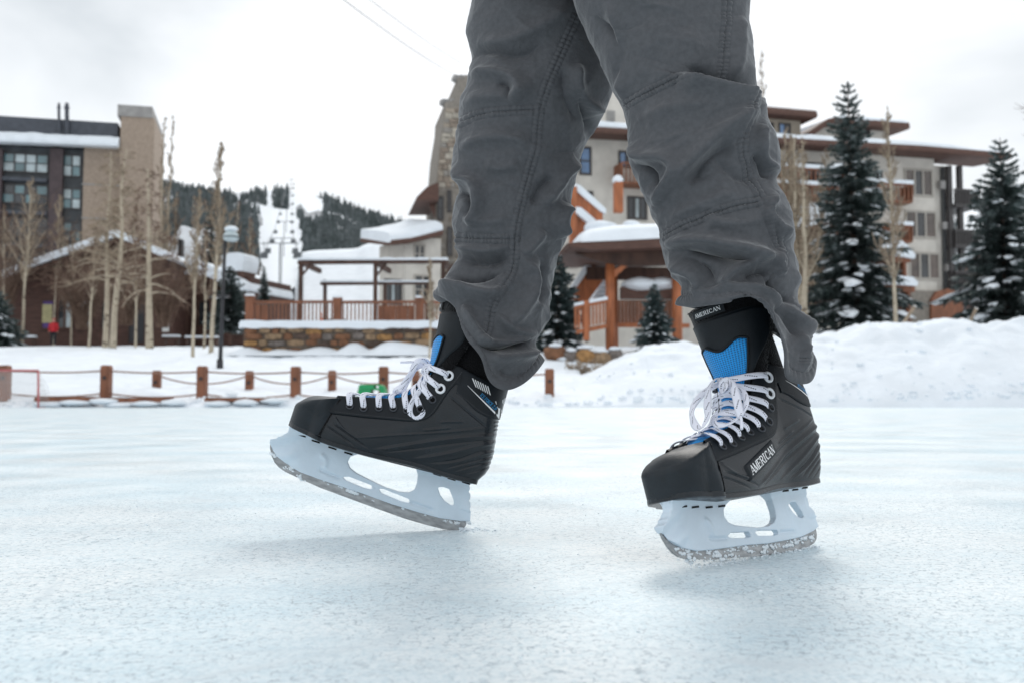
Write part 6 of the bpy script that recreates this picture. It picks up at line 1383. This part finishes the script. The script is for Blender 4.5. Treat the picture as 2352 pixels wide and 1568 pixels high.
# =================================================================== the skater
def z3(x, y): return (918.7 + x / 1.7067, y / 1.7067)
def z3a(p): p = np.asarray(p, float); return np.stack((918.7 + p[:, 0] / 1.7067, p[:, 1] / 1.7067), 1)
def cloth_mat():
    m = mat('grey_trouser_cloth', (.090, .093, .101), .78, var=.10, scale=160, sheen=.40, spec=.2); t = m.node_tree; b = t.nodes['Principled BSDF']
    b.inputs['Sheen Roughness'].default_value = .35
    tcn = t.nodes.new('ShaderNodeTexCoord'); w_ = t.nodes.new('ShaderNodeTexNoise'); w_.inputs['Scale'].default_value = 900; w_.inputs['Detail'].default_value = 2
    c_ = t.nodes.new('ShaderNodeTexNoise'); c_.inputs['Scale'].default_value = 55; c_.inputs['Detail'].default_value = 5; c_.inputs['Distortion'].default_value = .8
    cr_ = t.nodes.new('ShaderNodeTexNoise'); cr_.inputs['Scale'].default_value = 120; cr_.inputs['Detail'].default_value = 4; cr_.inputs['Distortion'].default_value = 1.6; b3 = t.nodes.new('ShaderNodeBump'); b3.inputs['Distance'].default_value = .0008; b3.inputs['Strength'].default_value = .6; t.links.new(tcn.outputs['Object'], cr_.inputs['Vector']); t.links.new(cr_.outputs['Fac'], b3.inputs['Height'])
    b1 = t.nodes.new('ShaderNodeBump'); b1.inputs['Distance'].default_value = .0003; b1.inputs['Strength'].default_value = .6; b2 = t.nodes.new('ShaderNodeBump'); b2.inputs['Distance'].default_value = .0012; b2.inputs['Strength'].default_value = .6
    t.links.new(tcn.outputs['Object'], w_.inputs['Vector']); t.links.new(tcn.outputs['Object'], c_.inputs['Vector']); t.links.new(c_.outputs['Fac'], b2.inputs['Height']); t.links.new(w_.outputs['Fac'], b1.inputs['Height']); t.links.new(b2.outputs[0], b3.inputs['Normal']); t.links.new(b3.outputs[0], b1.inputs['Normal']); t.links.new(b1.outputs[0], b.inputs['Normal']); return m
M['cloth'] = cloth_mat(); M['thread'] = mat('trouser_thread', (.028, .028, .031), .85); M['jacket'] = mat('dark_jacket', (.03, .035, .045), .7, var=.15, scale=20, bump=.004, bscale=20)

def polydist(Q, pts, n=None):
    """signed distance to a smooth line and position along it"""
    q = curve(pts, n or 5 * (len(pts) - 1) + 1) if len(pts) > 2 else np.asarray(pts, float); dm = np.full(len(Q), 1e9); sg = np.ones(len(Q)); tp = np.zeros(len(Q)); k_ = len(q) - 1
    for i in range(k_):
        a, b = q[i], q[i + 1]; ab = b - a; w = Q - a; k = np.clip(w @ ab / (ab @ ab), 0, 1); e = w - k[:, None] * ab; d = np.hypot(e[:, 0], e[:, 1]); c = d < dm
        dm = np.where(c, d, dm); sg = np.where(c, np.sign(ab[0] * w[:, 1] - ab[1] * w[:, 0]), sg); tp = np.where(c, (i + k) / k_, tp)
    return dm, sg, tp
def leg(rows, near, far, d_top, d_bot, folds, seams, seed, NR=560, NT=380, fat=.82, hb=.80, amp=2.15):
    rows = np.array(rows, float); L_, R_ = z3a(rows[:, :2]), z3a(rows[:, 2:]); s0 = np.r_[0, np.cumsum(np.abs(np.diff(rows[:, 1] + rows[:, 3])))]; s0 /= s0[-1]; S = np.r_[np.linspace(0, .93, NR - 150), np.linspace(.93, 1, 151)[1:]]
    Ls = np.stack([spline(s0, L_[:, i], S) for i in (0, 1)], 1); Rs = np.stack([spline(s0, R_[:, i], S) for i in (0, 1)], 1)
    th = np.linspace(0, 2 * PI, NT, endpoint=False); D = d_top + (d_bot - d_top) * S ** .8
    def world(px, d):
        f_ = np.stack(((px[..., 0] - 1176) / FPX, np.full(px.shape[:-1], cp_) - (784 - px[..., 1]) / FPX * sp_, sp_ + (784 - px[..., 1]) / FPX * cp_), -1); return np.array((0, 0, CAMH)) + f_ * (d / f_[..., 1])[..., None]
    cx = np.cos(th); sx = np.sin(th); cx = np.sign(cx) * np.abs(cx) ** .92; sx = np.sign(sx) * np.abs(sx) ** .92
    Lw, Rw = world(Ls, D), world(Rs, D); c = (Lw + Rw) / 2; a = (Rw - Lw) / 2; b = np.linalg.norm(a, axis=1) * fat
    Pm = c[:, None] + a[:, None] * cx[None, :, None] + np.array((0, 1, 0)) * (b[:, None] * sx[None])[..., None]
    hn = z3a(curve(near, 200)) if len(near) > 2 else z3a(near); hf = z3a(curve(far, 200)); qn = np.clip((th - PI) / PI, 0, 1); qf = np.clip(th / PI, 0, 1); T_ = np.linspace(0, 1, 200)
    # share of the hem reached at each angle follows the ellipse, so that columns run straight down
    fn = (1 - np.cos(qn * PI)) / 2; ff = (1 - np.cos(qf * PI)) / 2; fn = .5 * fn + .5 * qn; ff = .5 * ff + .5 * qf
    hp = np.where((th >= PI)[:, None], np.stack([np.interp(fn, T_, hn[:, i]) for i in (0, 1)], 1), np.stack([np.interp(ff, T_, hf[:, i]) for i in (0, 1)], 1))
    Hw = world(hp, d_bot + b[-1] * 1.05 * np.sin(th)); kb = sstep((S - hb) / (1 - hb))[:, None, None] ** 1.15; Pm = Pm * (1 - kb) + Hw[None] * kb
    # outward direction
    du = np.roll(Pm, -1, 1) - np.roll(Pm, 1, 1); dv = np.gradient(Pm, axis=0); Nn = np.cross(du, dv); Nn /= np.linalg.norm(Nn, axis=-1, keepdims=True) + 1e-9
    if np.mean(np.einsum('ijk,ijk->ij', Nn, Pm - Pm.mean(1, keepdims=True))) < 0: Nn = -Nn
    h = np.zeros(Pm.shape[:2]).ravel(); V = Pm.reshape(-1, 3); Q = pix(V); Q = np.stack(((Q[:, 0] - 918.7) * 1.7067, Q[:, 1] * 1.7067), 1)
    nearw = np.broadcast_to(np.clip(-np.sin(th) * 3 + .35, 0, 1)[None], Pm.shape[:2]).ravel(); x, y, z = V.T
    # loose wrinkles everywhere, stronger toward the bottom of the leg
    ws = np.broadcast_to((.35 + .9 * S)[:, None], Pm.shape[:2]).ravel(); rg = np.random.RandomState(seed); gen = np.zeros(len(V))
    for i in range(11):
        k = rg.randn(3); k[2] *= 1.7; k = k / np.linalg.norm(k) * rg.uniform(35, 95); p = rg.rand() * 6; wv = np.sin(V @ k + p + 1.6 * np.sin(V @ (rg.randn(3) * 22) + p)); gen += (1 - np.abs(wv)) ** 1.6 * (55 / np.linalg.norm(k)) ** 1.1
    h += (gen - gen.mean()) * .0013 * ws * np.clip((1 - np.broadcast_to(S[:, None], Pm.shape[:2]).ravel()) * 16 + .25, 0, 1)
    for pts, A_, wl, wr in folds:
        dm, sg, tp = polydist(Q, pts); w = np.where(sg > 0, wr, wl); u = dm / w; u = u / .9; prof = np.exp(-np.sqrt(u ** 2 + .15) * 1.45 + .56) ; h += nearw * amp * A_ * .001 * prof * np.clip(np.sin(PI * np.clip(tp, .02, .98)) * 1.8, 0, 1) ** .8
    for _ in range(40):                                # short sharp creases, thicker toward the ankle
        q_ = 1 - rg.rand() ** 1.5 * .85; i_ = int(q_ * (NR - 170)); cc = ((Ls[i_] + Rs[i_]) / 2 + (Rs[i_] - Ls[i_]) * rg.uniform(-.42, .42)); cc = np.array(((cc[0] - 918.7) * 1.7067, cc[1] * 1.7067)); an_ = rg.randn() * .55; l_ = rg.uniform(40, 110); u_ = np.array((math.cos(an_), math.sin(an_))) * l_; bend = np.array((-u_[1], u_[0])) * rg.uniform(-.35, .35)
        dm, sg, tp = polydist(Q, [cc - u_, cc + bend, cc + u_]); w1_ = rg.uniform(8, 15); wv = np.where(sg > 0, w1_, w1_ * rg.uniform(1, 2.2)); h += nearw * rg.choice((-1, 1, 1)) * rg.uniform(.0012, .0030) * np.exp(-dm / wv) * np.clip(np.sin(PI * tp), 0, 1)
    for pts in seams:
        dm, sg, tp = polydist(Q, pts, 60); Ln = np.linalg.norm(np.diff(np.array(pts, float), axis=0), axis=1).sum(); h += nearw * (.0010 * np.exp(-((dm - 9) / 7) ** 2) - .0016 * np.exp(-(dm / 4.0) ** 2) - .0010 * np.exp(-((dm - 20) / 4) ** 2) + .00085 * np.sin(tp * Ln / 17 * 2 * PI + 2 * np.sin(tp * 23)) * np.exp(-((dm - 9) / 12) ** 2))
    seg = np.linalg.norm(np.diff(Pm, axis=0), axis=-1); e = (np.concatenate([np.cumsum(seg[::-1], axis=0)[::-1], np.zeros((1, NT))]) * 2730).ravel()
    h *= np.clip(e / 90, .22, 1)
    h += .0016 * np.exp(-((e - 12) / 16) ** 2) - .0012 * np.exp(-((e - 34) / 5) ** 2) + .0006 * np.sin(np.broadcast_to(th[None], Pm.shape[:2]).ravel() * 70 + 3 * np.sin(th.repeat(1)[None].repeat(NR, 0).ravel() * 9)) * np.exp(-((e - 30) / 16) ** 2)
    return V + Nn.reshape(-1, 3) * h[:, None], Nn.reshape(-1, 3), NR, NT, nearw
LROWS = [(300, -300, 760, -300), (298, -140, 762, -140), (288, 0, 770, 0), (268, 120, 800, 120), (280, 205, 820, 220), (277, 300, 836, 335), (243, 425, 802, 430), (231, 520, 750, 520), (212, 610, 708, 600), (212, 670, 690, 665), (231, 725, 680, 725), (218, 800, 662, 800), (219, 900, 655, 900), (232, 985, 625, 990), (205, 1070, 596, 1080), (165, 1120, 588, 1160), (142, 1144, 578, 1225), (139, 1153, 548, 1300), (137, 1159, 515, 1352), (136, 1163, 556, 1408)]
LNEAR = [(136, 1162), (160, 1180), (200, 1168), (238, 1190), (250, 1260), (275, 1340), (318, 1400), (335, 1460), (352, 1495), (400, 1525), (460, 1512), (515, 1470), (562, 1412)]
LFAR = [(562, 1412), (520, 1368), (430, 1300), (300, 1220), (200, 1165), (136, 1162)]
LF = [([(300, 165), (420, 168), (540, 120), (690, 25)], 6, 50, 28), ([(280, 232), (340, 205), (450, 215), (570, 165)], -5, 22, 30), ([(278, 300), (370, 290), (450, 322), (465, 355), (425, 395)], 7, 30, 22), ([(380, 330), (430, 345), (420, 400)], -4, 16, 18), ([(245, 425), (330, 385), (420, 382), (530, 330)], 5, 36, 26), ([(690, 345), (725, 420), (752, 500), (742, 570)], -9, 26, 22), ([(700, 250), (690, 330), (725, 395), (800, 440)], 9, 24, 22), ([(640, 260), (650, 380), (700, 480)], -5, 22, 26), ([(240, 592), (300, 560), (380, 542), (510, 560)], 6, 34, 22), ([(212, 650), (262, 680), (302, 722), (312, 800), (280, 890)], 11, 20, 34), ([(228, 745), (268, 780), (272, 860)], -9, 22, 18), ([(700, 630), (640, 680), (600, 745), (560, 810)], 8, 24, 26), ([(655, 800), (618, 860), (640, 930)], 9, 22, 22), ([(610, 700), (565, 725), (520, 810)], -5, 22, 24), ([(330, 640), (400, 660), (470, 640)], 4, 30, 24), ([(240, 1010), (330, 1030), (435, 1005)], -8, 26, 30), ([(225, 965), (320, 985), (430, 965)], 5, 18, 22),
      ([(150, 1128), (260, 1136), (360, 1152), (420, 1128)], 9, 22, 20), ([(190, 1092), (300, 1096), (410, 1068)], -6, 20, 20), ([(470, 1005), (522, 1080), (502, 1180), (420, 1270)], 8, 30, 26), ([(545, 1010), (560, 1100), (545, 1200)], -5, 20, 22), ([(250, 1190), (300, 1300), (345, 1385)], 7, 22, 24), ([(300, 1352), (380, 1368), (490, 1338)], -16, 9, 9), ([(300, 1336), (390, 1350), (500, 1318)], 7, 20, 12), ([(330, 1405), (420, 1402), (545, 1376)], 9, 20, 26), ([(380, 1220), (440, 1290), (530, 1300)], 5, 22, 22), ([(560, 900), (520, 960), (480, 1000)], 6, 22, 22), ([(250, 850), (330, 870), (430, 850)], 3, 26, 26), ([(380, 1440), (430, 1470), (500, 1455)], -4, 16, 20)]
LS = [[(705, 20), (690, 60), (640, 190), (575, 340), (545, 450), (535, 560), (505, 680), (470, 820), (450, 950), (440, 1060), (400, 1130), (355, 1220), (330, 1315), (288, 1332)], [(233, 488), (300, 457), (400, 438), (545, 430)], [(217, 930), (330, 936), (450, 936)]]
RROWS = [(640, -300, 1360, -300), (655, -140, 1363, -140), (690, 0, 1365, 0), (745, 130, 1355, 130), (798, 250, 1376, 240), (840, 340, 1383, 330), (882, 430, 1402, 425), (900, 530, 1448, 525), (916, 640, 1477, 640), (938, 710, 1462, 712), (980, 790, 1500, 790), (1015, 880, 1525, 880), (1033, 960, 1530, 970), (1070, 1060, 1540, 1055), (1118, 1112, 1533, 1130), (1110, 1145, 1560, 1210), (1085, 1190, 1626, 1420)]
RNEAR = [(1085, 1192), (1140, 1196), (1200, 1190), (1300, 1172), (1395, 1165), (1438, 1190), (1478, 1280), (1508, 1390), (1520, 1480), (1560, 1497), (1600, 1494), (1627, 1425)]
RFAR = [(1627, 1425), (1560, 1380), (1450, 1300), (1280, 1225), (1150, 1200), (1085, 1192)]
RF = [([(760, 60), (830, 130), (862, 220), (850, 340)], -6, 30, 24), ([(820, 0), (850, 120), (862, 260), (890, 410)], 5, 24, 36), ([(1090, 300), (1200, 342), (1300, 388), (1396, 396)], 15, 10, 70), ([(1130, 272), (1250, 330), (1385, 378)], -8, 36, 12), ([(1396, 440), (1342, 482), (1290, 512), (1210, 572), (1130, 655), (1082, 725)], 10, 22, 46), ([(1310, 560), (1200, 628), (1130, 730)], -6, 30, 36), ([(908, 555), (960, 612), (1050, 622), (1078, 655), (1042, 742), (1010, 810)], 10, 30, 22), ([(925, 645), (985, 682), (1005, 740)], -8, 20, 20), ([(1420, 495), (1400, 560), (1432, 642), (1476, 662)], 8, 22, 22), ([(1445, 705), (1408, 640), (1380, 600)], -6, 18, 18), ([(1040, 965), (1130, 946), (1260, 962), (1400, 1002), (1485, 1032)], 9, 34, 14), ([(1110, 980), (1250, 1002), (1390, 1026)], -11, 12, 28), ([(1060, 1040), (1150, 1062), (1182, 1120), (1160, 1170)], 8, 24, 22), ([(1100, 1010), (1190, 1050), (1240, 1110)], -5, 20, 20), ([(1290, 1155), (1282, 1085), (1340, 1042), (1445, 1012)], 8, 26, 20), ([(1340, 1100), (1400, 1070), (1450, 1075)], -5, 18, 18), ([(1100, 1172), (1200, 1160), (1330, 1142), (1430, 1160), (1510, 1182)], 8, 24, 20), ([(1440, 1092), (1472, 1152), (1532, 1192)], -9, 18, 16), ([(1480, 1200), (1560, 1262), (1612, 1335)], 8, 24, 24), ([(1450, 1192), (1520, 1255), (1560, 1345)], -6, 16, 20), ([(1475, 762), (1432, 832), (1482, 902), (1524, 932)], 8, 22, 24), ([(1500, 980), (1470, 1020), (1500, 1080)], 6, 18, 18), ([(1062, 862), (1180, 802), (1330, 752)], 4, 34, 26), ([(950, 470), (1080, 430), (1220, 430)], 4, 40, 40), ([(1230, 620), (1330, 700), (1400, 700)], -4, 30, 30), ([(1190, 850), (1300, 880), (1420, 860)], 4, 26, 26), ([(1540, 1300), (1580, 1380), (1570, 1460)], 5, 18, 18), ([(1100, 120), (1160, 200), (1140, 290)], 3, 40, 40), ([(1330, 60), (1330, 200), (1300, 320)], 4, 30, 30)]
RS = [[(1282, -20), (1272, 150), (1258, 335)], [(1352, 395), (1346, 500), (1340, 580), (1360, 660), (1400, 760), (1440, 860), (1480, 960), (1492, 1040), (1452, 1090), (1460, 1132), (1520, 1180), (1590, 1275)], [(888, 412), (960, 370), (1050, 325), (1110, 306), (1250, 342)], [(1036, 930), (1090, 900), (1200, 850), (1330, 806), (1405, 796)], [(1604, 1330), (1580, 1400), (1570, 1492)]]
def tube_part(G): 
    mb = MB(); V, Nn, NR, NT, _ = G; mb.grid(V.reshape(NR, NT, 3), True); return mb
GL = leg(LROWS, LNEAR, LFAR, 1.425, 1.452, LF, LS, 3, hb=.962); GR = leg(RROWS, RNEAR, RFAR, 1.29, 1.238, RF, RS, 8)

# body: one continuous figure, legs inside the trousers, hands in the jacket pockets
HIP = np.array((.105, 1.36, .90)); acr = unit(np.array((.72, -.69, 0))); fwd_ = unit(np.array((-.69, -.72, 0)))
def ctr(G, q): V, _, NR, NT, _ = G; return V.reshape(NR, NT, 3)[int(q * (NR - 1))].mean(0)
vs = [HIP + (0, 0, .06), HIP + (0, 0, .30), HIP + (0, 0, .52) - fwd_ * .01, HIP + (0, 0, .60) - fwd_ * .0, HIP + (0, 0, .66) + fwd_ * .02, HIP + (0, 0, .78) + fwd_ * .03]; rad = [.15, .14, .15, .06, .07, .10]; ed = [(0, 1), (1, 2), (2, 3), (3, 4), (4, 5)]
for G, sk, sd in ((GL, ML, -1), (GR, MR, 1)):
    c_ = suv(1262, 640); an = np.array(sk @ Vector((c_[0], 0, c_[1]))); c_ = suv(1210, 200); shn = np.array(sk @ Vector((c_[0], 0, c_[1]))); kn = ctr(G, .5); hp_ = HIP + acr * .09 * sd - (0, 0, .02); toe = np.array(sk @ Vector((.19, 0, .105))); heel = np.array(sk @ Vector((.055, 0, .11)))
    k = len(vs); vs += [hp_, kn, shn, an, heel, toe]; rad += [.085, .050, .017, .022, .022, .020]; ed += [(0, k), (k, k + 1), (k + 1, k + 2), (k + 2, k + 3), (k + 3, k + 4), (k + 4, k + 5)]
    k = len(vs); sh = HIP + acr * .19 * sd + (0, 0, .50); vs += [sh, sh + acr * .07 * sd - (0, 0, .27) - fwd_ * .05, HIP + acr * .19 * sd + (0, 0, .06) + fwd_ * .10]; rad += [.058, .044, .034]; ed += [(2, k), (k, k + 1), (k + 1, k + 2)]
me = bpy.data.meshes.new('person'); me.from_pydata([tuple(map(float, v)) for v in vs], ed, []); per = bpy.data.objects.new('person', me); COL.objects.link(per); me.materials.append(M['skin'])
sm = per.modifiers.new('skin', 'SKIN'); per.modifiers.new('sub', 'SUBSURF').levels = 2
for i, v in enumerate(me.skin_vertices[0].data if len(me.skin_vertices) else []): v.radius = (rad[i], rad[i]); v.use_root = (i == 0)
settags(per, 'skater seen from the thighs down in loose grey trousers, legs apart on the ice', 'person')
tr = MB(); tr = merge(tube_part(GL), tube_part(GR))
rowsP = []
for z_, rx, ry, o in ((.785, .16, .10, 0), (.80, .20, .125, 0), (.86, .205, .135, 0), (.95, .195, .135, 0), (1.05, .175, .125, 0)):
    rowsP.append([HIP * (1, 1, 0) + (0, 0, z_) + acr * rx * math.cos(a) + fwd_ * ry * math.sin(a) for a in np.linspace(0, 2 * PI, 64, endpoint=False)])
tr.grid(rowsP, True)
to = mk('trousers', tr, M['cloth'], per, True, False); so_ = to.modifiers.new('thickness', 'SOLIDIFY'); so_.thickness = .0016; so_.offset = -1
# stitched seams: two dark threads beside each seam, dash by dash
def threads(G, seams):
    V, Nn, NR, NT, nw = G; ok = np.where(nw > .3)[0]; Q = pix(V[ok]); Q = np.stack(((Q[:, 0] - 918.7) * 1.7067, Q[:, 1] * 1.7067), 1); kd = kdtree.KDTree(len(ok))
    for i, q in enumerate(Q): kd.insert((q[0], q[1], 0), i)
    kd.balance(); mb = MB()
    for pts in seams:
        L_ = np.linalg.norm(np.diff(np.array(pts, float), axis=0), axis=1).sum(); n = int(L_ / 1.9); C = curve(pts, n); T_ = np.gradient(C, axis=0); T_ /= np.linalg.norm(T_, axis=1, keepdims=True); Nr = np.stack((-T_[:, 1], T_[:, 0]), 1)
        for off, wd, dash in ((0, .00075, 0), (19, .00045, 1), (-5, .00045, 1)):
            W = []
            for c, nr in zip(C, Nr):
                q = c + nr * off; _, i, dd = kd.find((q[0], q[1], 0)); W.append(None if dd > 9 else V[ok[i]] + Nn[ok[i]] * .0007)
            for i in range(n - 2):
                if W[i] is None or W[i + 2] is None or (dash and i % 5 > 2): continue
                if i % 2 and not dash: continue
                a, b = W[i], W[min(i + 2, n - 1)] if not dash else W[i + 1]
                if b is None: continue
                if np.linalg.norm(b - a) > .02 or np.linalg.norm(b - a) < 1e-6: continue
                d = unit(b - a); cr_ = np.cross(d, (0, -1, 0)); cr_ = unit(cr_) * wd; mb.add([a - cr_, b - cr_, b + cr_, a + cr_], [(0, 1, 2, 3)])
    return mb
settags(mk('seam_stitching', merge(threads(GL, LS), threads(GR, RS)), M['thread'], per, False, False), kind='stuff')
# jacket, head and cap (above the frame)
jk = MB(); ring = lambda z_, rx, ry, f=0: [HIP + (0, 0, z_) + fwd_ * f + acr * rx * math.cos(a) + fwd_ * ry * math.sin(a) for a in np.linspace(0, 2 * PI, 40, endpoint=False)]
jk.grid([ring(.02, .20, .15), ring(.12, .205, .155), ring(.28, .20, .15), ring(.44, .215, .145), ring(.53, .20, .12), ring(.575, .12, .09), ring(.60, .085, .08), ring(.64, .085, .085)], True)
for sd in (1, -1):
    sh = HIP + acr * .19 * sd + (0, 0, .50); jk.tube([sh - acr * .06 * sd + (0, 0, .01), sh + acr * .045 * sd - (0, 0, .08), sh + acr * .085 * sd - (0, 0, .27) - fwd_ * .05, HIP + acr * .20 * sd + (0, 0, .10) + fwd_ * .10], [.07, .07, .06, .052], 16)
mk('jacket', jk, M['jacket'], per, True)
hd = MB(); hd.blob(HIP + (0, 0, .84) + fwd_ * .02, (.108, .108, .10), 1, .04, 0, 3); mk('cap', hd, M['darkcloth'], per, True)
